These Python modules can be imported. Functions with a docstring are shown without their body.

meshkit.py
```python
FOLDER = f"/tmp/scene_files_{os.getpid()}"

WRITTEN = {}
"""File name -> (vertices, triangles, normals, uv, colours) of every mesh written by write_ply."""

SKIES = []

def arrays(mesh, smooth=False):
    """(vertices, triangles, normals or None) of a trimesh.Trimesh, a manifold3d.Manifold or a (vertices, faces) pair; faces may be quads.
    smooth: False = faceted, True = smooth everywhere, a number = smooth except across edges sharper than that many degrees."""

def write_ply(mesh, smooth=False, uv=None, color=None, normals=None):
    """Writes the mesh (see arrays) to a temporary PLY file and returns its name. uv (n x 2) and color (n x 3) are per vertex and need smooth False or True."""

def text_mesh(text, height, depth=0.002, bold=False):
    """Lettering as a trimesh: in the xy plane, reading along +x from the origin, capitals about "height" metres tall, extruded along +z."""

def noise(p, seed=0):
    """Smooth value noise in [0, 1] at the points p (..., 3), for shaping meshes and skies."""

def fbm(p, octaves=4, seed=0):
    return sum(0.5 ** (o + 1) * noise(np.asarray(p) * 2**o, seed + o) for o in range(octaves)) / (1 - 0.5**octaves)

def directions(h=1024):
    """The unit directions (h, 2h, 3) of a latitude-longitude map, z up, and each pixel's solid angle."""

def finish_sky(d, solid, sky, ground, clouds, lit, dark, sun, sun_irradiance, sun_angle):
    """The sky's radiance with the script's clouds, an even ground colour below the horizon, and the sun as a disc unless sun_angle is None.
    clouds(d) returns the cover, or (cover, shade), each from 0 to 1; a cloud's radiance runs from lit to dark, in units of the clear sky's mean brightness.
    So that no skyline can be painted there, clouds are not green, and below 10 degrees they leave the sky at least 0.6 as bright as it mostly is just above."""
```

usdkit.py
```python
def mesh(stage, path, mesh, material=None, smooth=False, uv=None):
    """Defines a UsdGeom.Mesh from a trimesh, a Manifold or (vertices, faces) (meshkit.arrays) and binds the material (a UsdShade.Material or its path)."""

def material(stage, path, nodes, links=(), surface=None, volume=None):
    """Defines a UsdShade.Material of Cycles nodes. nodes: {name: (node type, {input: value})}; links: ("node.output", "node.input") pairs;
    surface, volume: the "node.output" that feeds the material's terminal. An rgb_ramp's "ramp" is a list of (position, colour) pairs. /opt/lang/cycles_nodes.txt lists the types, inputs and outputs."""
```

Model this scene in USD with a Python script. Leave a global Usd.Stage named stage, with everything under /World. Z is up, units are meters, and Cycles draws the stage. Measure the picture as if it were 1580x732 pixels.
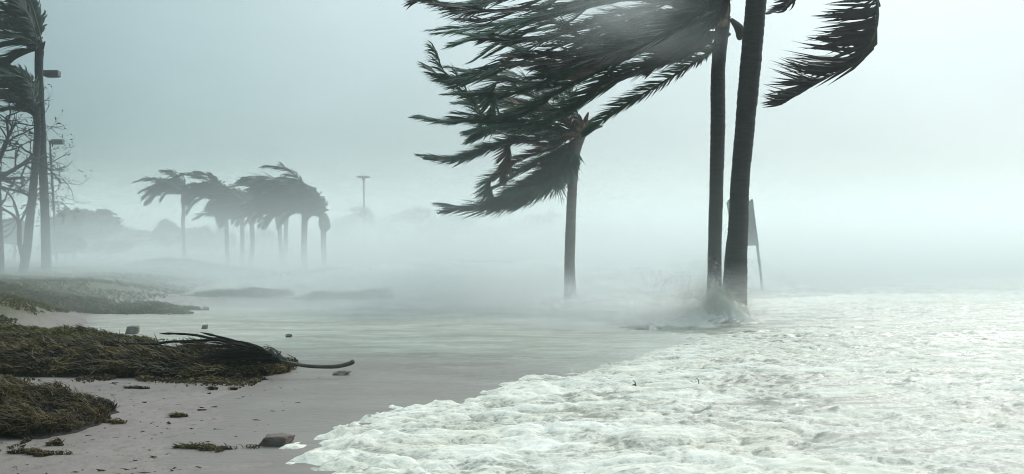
import math
import numpy as np, trimesh, shapely
import usdkit
from meshkit import noise, fbm
from pxr import Usd, UsdGeom, UsdLux, UsdShade, Gf, Sdf, Vt

stage = Usd.Stage.CreateInMemory()
UsdGeom.SetStageUpAxis(stage, UsdGeom.Tokens.z)
UsdGeom.SetStageMetersPerUnit(stage, 1.0)
UsdGeom.Xform.Define(stage, '/World')
UsdGeom.Scope.Define(stage, '/World/Looks')

# ------------------------------------------------------------------ camera
EYE = 1.8
FPX = 1700.0                      # focal length in pixels of the 1580 px wide photograph
PITCH = math.atan(19.0 / FPX)     # horizon a little below the middle
cam = UsdGeom.Camera.Define(stage, '/World/camera')
cam.CreateHorizontalApertureAttr(36.0)
cam.CreateFocalLengthAttr(36.0 * FPX / 1580.0)
cam.CreateClippingRangeAttr(Gf.Vec2f(0.1, 6000))
cam.CreateExposureAttr(0.28)
cam.AddTranslateOp().Set(Gf.Vec3d(0, 0, EYE))
cam.AddRotateXOp().Set(90 + math.degrees(PITCH))

# ------------------------------------------------------------------ sky and sun (storm overcast, light from the sea side)
SUN_AZ = math.radians(31)         # from +y towards +x
SUN_EL = math.radians(36)
sun = UsdLux.DistantLight.Define(stage, '/World/sun')
sun.CreateIntensityAttr(0.4)
sun.CreateAngleAttr(25.0)
sun.CreateColorAttr(Gf.Vec3f(1.0, 0.99, 0.96))
sun.GetPrim().CreateAttribute('inputs:normalize', Sdf.ValueTypeNames.Bool).Set(True)
sun.AddRotateZOp().Set(-math.degrees(SUN_AZ))
sun.AddRotateXOp().Set(math.degrees(SUN_EL) - 90)
SUN_DIR = (math.sin(SUN_AZ) * math.cos(SUN_EL), math.cos(SUN_AZ) * math.cos(SUN_EL), math.sin(SUN_EL))

sky_mat = usdkit.material(stage, '/World/Looks/sky', {
    'sky': ('sky_texture', {'sky_type': 'single_scattering', 'sun_disc': False, 'sun_elevation': SUN_EL, 'sun_rotation': SUN_AZ}),
    'tc': ('texture_coordinate', {}),
    'map': ('mapping', {'scale': (1.0, 1.0, 2.2)}),
    'n': ('noise_texture', {'scale': 2.6, 'detail': 4, 'roughness': 0.5}),
    'dot': ('vector_math', {'math_type': 'dot_product', 'vector2': SUN_DIR}),
    'glow': ('map_range', {'from_min': 0.45, 'from_max': 1.0, 'to_min': 1.65, 'to_max': 7.0, 'clamp': True}),
    'soft': ('map_range', {'from_min': 0.3, 'from_max': 0.7, 'to_min': 0.92, 'to_max': 1.10}),
    'mul': ('math', {'math_type': 'multiply'}),
    'hue': ('rgb_ramp', {'ramp': [(0.62, (0.63, 0.965, 0.99)), (0.97, (0.90, 1.0, 0.995))]}), 'hd': ('map_range', {'from_min': -0.6, 'from_max': 1.0}),
    'sep': ('separate_xyz', {}), 'zen': ('math', {'math_type': 'multiply_add', 'value2': 2.0, 'value3': 1.0, 'use_clamp': False}), 'mul2': ('math', {'math_type': 'multiply'}), 'zc': ('math', {'math_type': 'maximum', 'value2': 0.0}),
    'tint': ('vector_math', {'math_type': 'scale'}),
    'mix': ('mix_color', {'fac': 0.9, 'use_clamp': False}),
    'bg': ('background_shader', {'strength': 0.1}),
}, [('tc.generated', 'map.vector'), ('map.vector', 'n.vector'), ('tc.generated', 'dot.vector1'), ('dot.value', 'glow.value'),
    ('n.fac', 'soft.value'), ('glow.result', 'mul.value1'), ('soft.result', 'mul.value2'), ('mul.value', 'mul2.value1'), ('tc.generated', 'sep.vector'), ('sep.z', 'zc.value1'), ('zc.value', 'zen.value1'), ('zen.value', 'mul2.value2'), ('mul2.value', 'tint.scale'), ('dot.value', 'hd.value'), ('hd.result', 'hue.fac'), ('hue.color', 'tint.vector1'),
    ('sky.color', 'mix.a'), ('tint.vector', 'mix.b'), ('mix.result', 'bg.color')], surface='bg.background')
dome = UsdLux.DomeLight.Define(stage, '/World/sky')
UsdShade.MaterialBindingAPI.Apply(dome.GetPrim()).Bind(sky_mat)
dome.GetPrim().SetCustomDataByKey('kind', 'structure')

# ------------------------------------------------------------------ helpers
WIND = np.array([-1.0, 0.12, -0.1]); WIND /= np.linalg.norm(WIND)
_c, _s = math.cos(PITCH), math.sin(PITCH)

def at(px, py, Y):
    """The point at depth Y (metres ahead) that the photograph shows at this pixel."""
    dx, dz = (px - 790.0) / FPX, (366.0 - py) / FPX
    d = np.array([dx, _c - dz * _s, _s + dz * _c])
    return np.array([0, 0, EYE]) + d * (Y / d[1])

def gx(px, Y):
    return (px - 790.0) / FPX * Y

used = {}
def numbered(path):
    if path not in used:
        used[path] = 0
        return path
    used[path] += 1
    return '%s_%03d' % (path, used[path])

def tag(p, label=None, cat=None, group=None, kind=None):
    p = p.GetPrim() if hasattr(p, 'GetPrim') else p
    for k, v in (('label', label), ('category', cat), ('group', group), ('kind', kind)):
        if v: p.SetCustomDataByKey(k, v)
    return p

class Node:
    def __init__(self, path, origin): self.path, self.origin = path, np.asarray(origin, float)

def thing(name, loc, label, cat, group=None, kind=None):
    path = numbered('/World/' + name)
    x = UsdGeom.Xform.Define(stage, path)
    x.AddTranslateOp().Set(Gf.Vec3d(*map(float, loc)))
    tag(x, label, cat, group, kind)
    return Node(path, loc)

def part(name, mesh, mat, parent=None, smooth=False, label=None, kind=None, cat=None, group=None, primvars=None):
    """One Mesh prim; vertices are given in world coordinates."""
    origin = parent.origin if parent is not None else np.zeros(3)
    path = numbered((parent.path if parent is not None else '/World') + '/' + name)
    v, f = (mesh.vertices, mesh.faces) if hasattr(mesh, 'vertices') else mesh
    m = usdkit.mesh(stage, path, (np.asarray(v, float) - origin, np.asarray(f, int)), MAT[mat], smooth)
    for k, a in (primvars or {}).items():
        UsdGeom.PrimvarsAPI(m).CreatePrimvar(k, Sdf.ValueTypeNames.FloatArray, 'vertex').Set(Vt.FloatArray.FromNumpy(np.asarray(a, np.float32)))
    tag(m, label, cat, group, kind)
    return Node(path, origin)

def join(pieces):
    V, F, n = [], [], 0
    for v, f in pieces:
        f = np.asarray(f, int)
        if f.shape[1] == 4: f = np.vstack([f[:, [0, 1, 2]], f[:, [0, 2, 3]]])
        V.append(np.asarray(v, float)); F.append(f + n); n += len(v)
    return np.vstack(V), np.vstack(F)

def spline(pts, n):
    """Catmull-Rom curve through the points."""
    P = np.asarray(pts, float)
    P = np.vstack([2 * P[0] - P[1], P, 2 * P[-1] - P[-2]])
    t = np.linspace(0, len(P) - 3 - 1e-9, n); i = t.astype(int); t = (t - i)[:, None]
    a, b, c, d = P[i], P[i + 1], P[i + 2], P[i + 3]
    return 0.5 * ((2 * b) + (c - a) * t + (2 * a - 5 * b + 4 * c - d) * t**2 + (3 * b - 3 * c + d - a) * t**3)

def unit(v):
    v = np.asarray(v, float)
    return v / (np.linalg.norm(v, axis=-1, keepdims=True) + 1e-12)

def tube(P, R, sides=8, rough=0.0, seed=0, caps=True):
    P = np.asarray(P, float); n = len(P); R = np.broadcast_to(np.asarray(R, float), (n,))
    T = unit(np.gradient(P, axis=0))
    ref = np.array([0, 1.0, 0]) if abs(T[:, 1]).mean() < 0.8 else np.array([0, 0, 1.0])
    A = unit(np.cross(T, ref)); B = np.cross(T, A)
    ang = np.arange(sides) * 2 * math.pi / sides
    ring = np.cos(ang)[None, :, None] * A[:, None] + np.sin(ang)[None, :, None] * B[:, None]
    r = np.repeat(R[:, None], sides, 1)
    if rough:
        q = P[:, None] + ring * R[:, None, None]
        r = r * (1 + rough * (fbm(q * (3.0 / max(R.max(), 1e-3) * 0.25), 3, seed) - 0.5) * 2)
    v = (P[:, None] + ring * r[..., None]).reshape(-1, 3)
    i, j = np.meshgrid(np.arange(n - 1), np.arange(sides), indexing='ij')
    q = np.stack([i * sides + j, i * sides + (j + 1) % sides, (i + 1) * sides + (j + 1) % sides, (i + 1) * sides + j], -1).reshape(-1, 4)
    f = np.vstack([q[:, [0, 1, 2]], q[:, [0, 2, 3]]])
    if caps:
        v = np.vstack([v, P[0], P[-1]]); a, b = n * sides, n * sides + 1
        k = np.arange(sides); k2 = (k + 1) % sides
        f = np.vstack([f, np.stack([np.full(sides, a), k2, k], 1), np.stack([np.full(sides, b), (n - 1) * sides + k, (n - 1) * sides + k2], 1)])
    return v, f

def box(c, s, rot=None):
    m = trimesh.creation.box(s)
    v = np.array(m.vertices)
    if rot is not None: v = v @ np.asarray(rot).T
    return v + np.asarray(c, float), np.array(m.faces)

def rounded_box(c, s, r, rot=None):
    import manifold3d as m3
    s = np.asarray(s, float)
    pts = []
    for k in np.ndindex(2, 2, 2):
        sp = trimesh.creation.icosphere(1, r)
        pts.append(np.array(sp.vertices) + (np.array(k) - 0.5) * (s - 2 * r))
    h = trimesh.convex.convex_hull(np.vstack(pts))
    v = np.array(h.vertices)
    if rot is not None: v = v @ np.asarray(rot).T
    return v + np.asarray(c, float), np.array(h.faces)

# ------------------------------------------------------------------ materials
MAT = {}
def mat(name, nodes, links, surface=None, volume=None):
    MAT[name] = usdkit.material(stage, '/World/Looks/' + name, nodes, links, surface, volume)

def mottled(name, c1, c2, scale, rough=0.85, bump=0.0, bscale=None, detail=4, stretch=(1, 1, 1), spec=0.3, bdist=0.02):
    """Two colours mixed by noise, with relief."""
    nodes = {'g': ('geometry', {}), 'm': ('mapping', {'scale': stretch}), 'n': ('noise_texture', {'scale': scale, 'detail': detail, 'roughness': 0.6}),
             'r': ('rgb_ramp', {'ramp': [(0.3, c1), (0.7, c2)]}), 'p': ('principled_bsdf', {'roughness': rough, 'specular_ior_level': spec})}
    links = [('g.position', 'm.vector'), ('m.vector', 'n.vector'), ('n.fac', 'r.fac'), ('r.color', 'p.base_color')]
    if bump:
        nodes['n2'] = ('noise_texture', {'scale': bscale or scale * 4, 'detail': 5, 'roughness': 0.65})
        nodes['b'] = ('bump', {'strength': bump, 'distance': bdist})
        links += [('m.vector', 'n2.vector'), ('n2.fac', 'b.height'), ('b.normal', 'p.normal')]
    mat(name, nodes, links, 'p.BSDF')

def leafy(name, c1, c2, scale=3.0, trans=0.25, rough=0.55):
    nodes = {'g': ('geometry', {}), 'n': ('noise_texture', {'scale': scale, 'detail': 3}), 'r': ('rgb_ramp', {'ramp': [(0.3, c1), (0.7, c2)]}),
             'p': ('principled_bsdf', {'roughness': rough, 'specular_ior_level': 0.3}), 't': ('translucent_bsdf', {}), 'x': ('mix_closure', {'fac': trans})}
    mat(name, nodes, [('g.position', 'n.vector'), ('n.fac', 'r.fac'), ('r.color', 'p.base_color'), ('r.color', 't.color'), ('p.BSDF', 'x.closure1'), ('t.BSDF', 'x.closure2')], 'x.closure')

mottled('palm_bark', (0.006, 0.005, 0.006), (0.034, 0.029, 0.029), 4.0, 0.55, 0.8, 20, stretch=(1, 1, 4))
mottled('grey_bark', (0.10, 0.095, 0.09), (0.17, 0.16, 0.15), 4.0, 0.9, 0.5, 18, stretch=(1, 1, 2.5))
mottled('twig_bark', (0.018, 0.021, 0.024), (0.04, 0.044, 0.047), 4.0, 0.9)
mottled('fibre', (0.07, 0.045, 0.03), (0.20, 0.125, 0.085), 7.0, 0.95, 0.6, 30)
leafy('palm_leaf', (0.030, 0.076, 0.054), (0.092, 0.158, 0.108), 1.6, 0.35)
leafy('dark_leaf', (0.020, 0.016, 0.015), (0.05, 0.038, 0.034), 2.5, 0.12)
leafy('dead_leaf', (0.085, 0.062, 0.042), (0.17, 0.125, 0.09), 2.5, 0.25)
leafy('far_leaf', (0.014, 0.030, 0.022), (0.030, 0.056, 0.040), 0.6, 0.2, 0.8)
leafy('dune_grass_leaf', (0.05, 0.044, 0.016), (0.15, 0.125, 0.045), 1.3, 0.25, 0.8)
leafy('wrack_leaf', (0.020, 0.016, 0.010), (0.15, 0.105, 0.04), 2.6, 0.15, 0.7)
mottled('wrack', (0.010, 0.009, 0.008), (0.028, 0.022, 0.015), 4.0, 0.9, 0.6, 20)
mottled('stalk', (0.05, 0.05, 0.04), (0.10, 0.095, 0.075), 6.0, 0.6)
mottled('loose_weed', (0.05, 0.042, 0.034), (0.13, 0.105, 0.085), 6.0, 0.85, 0.6, 40)
mottled('stone', (0.08, 0.062, 0.055), (0.22, 0.172, 0.155), 5.0, 0.8, 0.7, 16, stretch=(1, 1, 3))
mottled('pale_stone', (0.16, 0.145, 0.13), (0.28, 0.25, 0.23), 5.0, 0.85, 0.5, 16)
mottled('lamp_metal', (0.06, 0.065, 0.07), (0.10, 0.105, 0.11), 3.0, 0.55, spec=0.5)
mottled('sign_metal', (0.17, 0.18, 0.185), (0.22, 0.23, 0.235), 2.0, 0.5, spec=0.5)
mottled('house_wall', (0.45, 0.46, 0.45), (0.55, 0.56, 0.55), 1.0, 0.9)
mottled('house_roof', (0.60, 0.63, 0.64), (0.72, 0.75, 0.75), 1.0, 0.7)
mottled('window_glass', (0.03, 0.035, 0.04), (0.05, 0.055, 0.06), 1.0, 0.1, spec=0.5)
mottled('driftwood', (0.05, 0.045, 0.04), (0.11, 0.10, 0.09), 9.0, 0.85, 0.5, 30)
mottled('coir', (0.30, 0.17, 0.14), (0.48, 0.33, 0.29), 9.0, 0.9)

# beach sand: pinkish grey, wetter and darker in blotches, with fine grain
mat('sand', {'g': ('geometry', {}), 'm': ('mapping', {'scale': (1.0, 0.6, 1.0)}),
    'n1': ('noise_texture', {'scale': 0.45, 'detail': 5, 'roughness': 0.6}), 'n2': ('noise_texture', {'scale': 9.0, 'detail': 6, 'roughness': 0.7}),
    'r1': ('rgb_ramp', {'ramp': [(0.35, (0.185, 0.152, 0.141)), (0.65, (0.262, 0.217, 0.202))]}), 'r2': ('rgb_ramp', {'ramp': [(0.32, (0.72, 0.70, 0.68)), (0.5, (1, 1, 1)), (0.7, (1.06, 1.05, 1.04))]}),
    'x': ('mix_color', {'blend_type': 'multiply', 'fac': 1.0}), 'b': ('bump', {'strength': 0.5, 'distance': 0.02}), 'a': ('attribute', {'attribute': 'turf'}), 'rt': ('rgb_ramp', {'ramp': [(0.3, (0.045, 0.042, 0.016)), (0.7, (0.11, 0.098, 0.042))]}), 'xt': ('mix_color', {}),
    'p': ('principled_bsdf', {'roughness': 0.75, 'specular_ior_level': 0.3})},
    [('g.position', 'm.vector'), ('m.vector', 'n1.vector'), ('m.vector', 'n2.vector'), ('n1.fac', 'r1.fac'), ('n2.fac', 'r2.fac'), ('r1.color', 'x.a'), ('r2.color', 'x.b'),
     ('x.result', 'xt.a'), ('n2.fac', 'rt.fac'), ('rt.color', 'xt.b'), ('a.fac', 'xt.fac'), ('xt.result', 'p.base_color'), ('n2.fac', 'b.height'), ('b.normal', 'p.normal')], 'p.BSDF')

# shallow wash running up the beach: milky grey-green water with streaks of thin foam
mat('wash', {'g': ('geometry', {}), 'm': ('mapping', {'scale': (0.55, 1.3, 1.0)}),
    'n1': ('noise_texture', {'scale': 0.8, 'detail': 6, 'roughness': 0.62, 'distortion': 0.6}), 'n2': ('noise_texture', {'scale': 7.0, 'detail': 5, 'roughness': 0.6}),
    'r1': ('rgb_ramp', {'ramp': [(0.30, (0.32, 0.295, 0.25)), (0.52, (0.435, 0.415, 0.355)), (0.72, (0.58, 0.585, 0.52))]}), 'a': ('attribute', {'attribute': 'depth'}), 'x': ('mix_color', {'a': (0.205, 0.170, 0.155)}),
    'n3': ('noise_texture', {'scale': 2.6, 'detail': 6, 'roughness': 0.7, 'distortion': 1.2}), 'r3': ('rgb_ramp', {'ramp': [(0.53, (0, 0, 0)), (0.60, (0.5, 0.5, 0.5)), (0.66, (0.1, 0.1, 0.1)), (0.72, (0.55, 0.55, 0.55))]}), 'sd': ('attribute', {'attribute': 'suds'}), 'sm': ('math', {'math_type': 'multiply_add', 'value2': 0.26}), 'fm': ('math', {'math_type': 'multiply'}), 'x2': ('mix_color', {'b': (0.66, 0.69, 0.665)}),
    'b': ('bump', {'strength': 0.5, 'distance': 0.03}),
    'p': ('principled_bsdf', {'roughness': 0.55, 'specular_ior_level': 0.22})},
    [('g.position', 'm.vector'), ('m.vector', 'n1.vector'), ('m.vector', 'n2.vector'), ('n1.fac', 'r1.fac'), ('r1.color', 'x.b'), ('a.fac', 'x.fac'), ('x.result', 'x2.a'), ('m.vector', 'n3.vector'), ('sd.fac', 'sm.value1'), ('n3.fac', 'sm.value3'), ('sm.value', 'r3.fac'), ('r3.color', 'fm.value1'), ('a.fac', 'fm.value2'), ('fm.value', 'x2.fac'), ('x2.result', 'p.base_color'), ('n2.fac', 'b.height'), ('b.normal', 'p.normal')], 'p.BSDF')

# surf: foam cover is carried by the mesh (primvar foam), water between is grey-green, hollows carry painted shade
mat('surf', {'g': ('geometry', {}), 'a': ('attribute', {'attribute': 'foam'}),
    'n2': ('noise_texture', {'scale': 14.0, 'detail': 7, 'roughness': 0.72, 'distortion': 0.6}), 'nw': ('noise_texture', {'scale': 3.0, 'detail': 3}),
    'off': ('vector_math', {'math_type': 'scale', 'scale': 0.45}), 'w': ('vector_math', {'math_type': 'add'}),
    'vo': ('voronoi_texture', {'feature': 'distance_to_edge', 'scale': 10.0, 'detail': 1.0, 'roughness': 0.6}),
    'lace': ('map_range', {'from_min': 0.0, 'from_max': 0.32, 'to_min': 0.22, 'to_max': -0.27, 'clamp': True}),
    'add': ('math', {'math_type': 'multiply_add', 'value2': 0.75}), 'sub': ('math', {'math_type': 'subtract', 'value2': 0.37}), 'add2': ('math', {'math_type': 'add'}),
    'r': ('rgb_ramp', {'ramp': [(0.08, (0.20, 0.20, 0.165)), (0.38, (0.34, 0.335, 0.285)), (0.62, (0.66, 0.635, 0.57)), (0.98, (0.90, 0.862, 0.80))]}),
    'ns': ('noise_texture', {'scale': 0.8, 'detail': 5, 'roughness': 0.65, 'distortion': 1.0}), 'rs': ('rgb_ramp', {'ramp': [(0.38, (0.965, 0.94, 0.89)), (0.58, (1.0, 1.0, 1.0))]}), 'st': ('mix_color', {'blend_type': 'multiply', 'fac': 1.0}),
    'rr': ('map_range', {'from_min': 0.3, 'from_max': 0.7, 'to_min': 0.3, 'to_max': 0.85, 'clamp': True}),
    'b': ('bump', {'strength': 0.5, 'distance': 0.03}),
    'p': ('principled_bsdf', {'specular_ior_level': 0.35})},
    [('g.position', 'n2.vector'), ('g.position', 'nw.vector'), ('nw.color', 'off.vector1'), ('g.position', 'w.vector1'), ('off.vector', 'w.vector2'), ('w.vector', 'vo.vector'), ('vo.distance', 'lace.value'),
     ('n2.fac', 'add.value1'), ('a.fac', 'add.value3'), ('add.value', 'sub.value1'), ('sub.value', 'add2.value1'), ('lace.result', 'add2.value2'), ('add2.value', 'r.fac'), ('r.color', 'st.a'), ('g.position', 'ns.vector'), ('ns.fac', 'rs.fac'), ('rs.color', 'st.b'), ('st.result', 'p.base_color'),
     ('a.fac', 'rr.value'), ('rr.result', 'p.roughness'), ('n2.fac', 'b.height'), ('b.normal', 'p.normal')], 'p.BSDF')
mat('splash_water', {'p': ('principled_bsdf', {'base_color': (0.93, 0.92, 0.88), 'roughness': 0.8, 'specular_ior_level': 0.1}), 't': ('translucent_bsdf', {'color': (0.93, 0.92, 0.88)}), 'x': ('mix_closure', {'fac': 0.5})},
    [('p.BSDF', 'x.closure1'), ('t.BSDF', 'x.closure2')], 'x.closure')

HAZE = 0.0009
mat('haze', {'v': ('principled_volume', {'color': (0.86, 0.975, 0.96), 'density': HAZE, 'anisotropy': 0.5})}, [], volume='v.volume')

def mist_material(name, density, scale, lo=0.35, hi=0.7, color=(0.95, 0.98, 0.98), stretch=(1, 1, 1)):
    """Uneven blown spray."""
    mat(name, {'g': ('geometry', {}), 'm': ('mapping', {'scale': stretch}), 'n': ('noise_texture', {'scale': scale, 'detail': 3, 'roughness': 0.55}),
        'd': ('map_range', {'from_min': lo, 'from_max': hi, 'to_min': 0.0, 'to_max': density, 'clamp': True}),
        'v': ('principled_volume', {'color': color, 'anisotropy': 0.3})},
        [('g.position', 'm.vector'), ('m.vector', 'n.vector'), ('n.fac', 'd.value'), ('d.result', 'v.density')], volume='v.volume')

# ------------------------------------------------------------------ beach, dune and sea
def smooth01(x, a, b):
    t = np.clip((x - a) / (b - a), 0, 1)
    return t * t * (3 - 2 * t)

SHORE = [(-1.58, 8.8), (-1.78, 10.0), (-1.72, 11.3), (-0.95, 12.5), (-0.1, 14.2), (1.07, 16.5), (3.0, 19.7), (3.7, 21.4), (3.6, 24.0), (1.8, 27.5), (-1.5, 30.5), (-4.6, 32.3),
         (-5.2, 35.5), (-3.6, 41), (-4.0, 52), (-7.5, 62), (-9, 76), (-12, 110), (-22, 220), (-60, 700), (-60, 1500)]
SEA = shapely.Polygon([(-1.58, 8.8), (-1.8, 7.0), (-2.0, 3), (-1, -6), (1500, -6), (1500, 1500)] + SHORE[::-1])

def dry_edge(y):
    """x of the line left of which the sand lies above the wash."""
    return np.interp(y, [0, 9.7, 13, 15.5, 17.5, 19, 22, 26.6, 31, 34, 40, 60, 120], [-2.8, -2.9, -2.9, -3.0, -4.2, -7.5, -12.5, -13.5, -14, -13, -9.5, -13, -20])

def ground_z(x, y, want_turf=False):
    x, y = np.broadcast_arrays(np.asarray(x, float), np.asarray(y, float))
    s = dry_edge(y) - x
    z = np.where(s > 0, 0.028 * s / (1 + 0.06 * np.maximum(s, 0)), 0.012 * np.maximum(s, -12))
    p = np.stack([x, y, np.zeros_like(x)], -1)
    z = z + 0.05 * (fbm(p * 0.45, 3, 5) - 0.5) + 0.016 * (fbm(p * 3.2, 3, 9) - 0.5) * np.clip(30 / np.maximum(y, 1), 0, 1)
    # grassy dune on the left, beyond the bay of wash
    edge = np.interp(y, [21, 26, 30, 34, 40, 50, 66, 80], [-9.0, -9.8, -11.0, -11.5, -11.0, -13, -15.5, -20])
    dune = smooth01(edge - x, 0, np.interp(y, [28, 33], [2.5, 5])) * smooth01(y, 20, 26)
    z = z + dune * (0.42 + 0.5 * (fbm(p * 0.16, 3, 21) - 0.4))
    return (z, dune) if want_turf else z

def grid(xs, ys, zf):
    X, Y = np.meshgrid(xs, ys)
    v = np.stack([X.ravel(), Y.ravel(), zf(X.ravel(), Y.ravel())], 1)
    n, m = len(xs), len(ys)
    i, j = np.meshgrid(np.arange(m - 1), np.arange(n - 1), indexing='ij')
    a = (i * n + j).ravel()
    return v, np.stack([a, a + 1, a + n + 1, a + n], 1)

def steps(a, b, d0, grow):
    out = [a]
    while out[-1] < b:
        out.append(out[-1] + d0); d0 *= grow
    out[-1] = b
    return np.array(out)

ys = np.concatenate([[-60, -20, -6, 0, 4], np.arange(6, 26, 0.06), steps(26, 1500, 0.08, 1.03)])
xs = np.concatenate([-steps(7.5, 1500, 0.1, 1.06)[::-1], np.arange(-7.4, 4, 0.06), steps(4, 1500, 0.3, 1.12)])
bv, bf = grid(xs, ys, ground_z)
bt = ground_z(bv[:, 0], bv[:, 1], True)[1]
part('beach', (bv, bf), 'sand', smooth=True, kind='structure', primvars={'turf': np.clip(bt * 1.9 - 0.25 + 0.8 * (fbm(bv * [0.5, 0.5, 0], 3, 22) - 0.5), 0, 1)})

# the thin sheet of wash over the low sand
def wash_z(x, y):
    p = np.stack([x, y, 0 * x], -1)
    return 0.004 + 0.010 * (fbm(p * 1.4, 3, 31) - 0.5)
ysw = np.concatenate([np.arange(6, 26, 0.12), steps(26, 160, 0.16, 1.04)])
xsw = np.concatenate([-steps(6, 24, 0.2, 1.03)[::-1], np.arange(-5.9, 4, 0.12), steps(4, 12, 0.3, 1.1)])
wv, wf = grid(xsw, ysw, wash_z)
wd = wv[:, 2] - ground_z(wv[:, 0], wv[:, 1])
wd = np.where(wv[:, 1] < 26, np.maximum(wd, 0), wd)
part('wash_water', (wv, wf), 'wash', smooth=True, kind='structure', primvars={'depth': np.clip(wd / np.interp(wv[:, 1], [9, 14, 22], [0.30, 0.22, 0.09]), 0, 1) ** 0.9, 'suds': np.exp(-np.array(shapely.distance(shapely.LineString(SHORE), shapely.points(wv[:, 0], wv[:, 1]))) / 0.9) * (wd > 0)})

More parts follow.
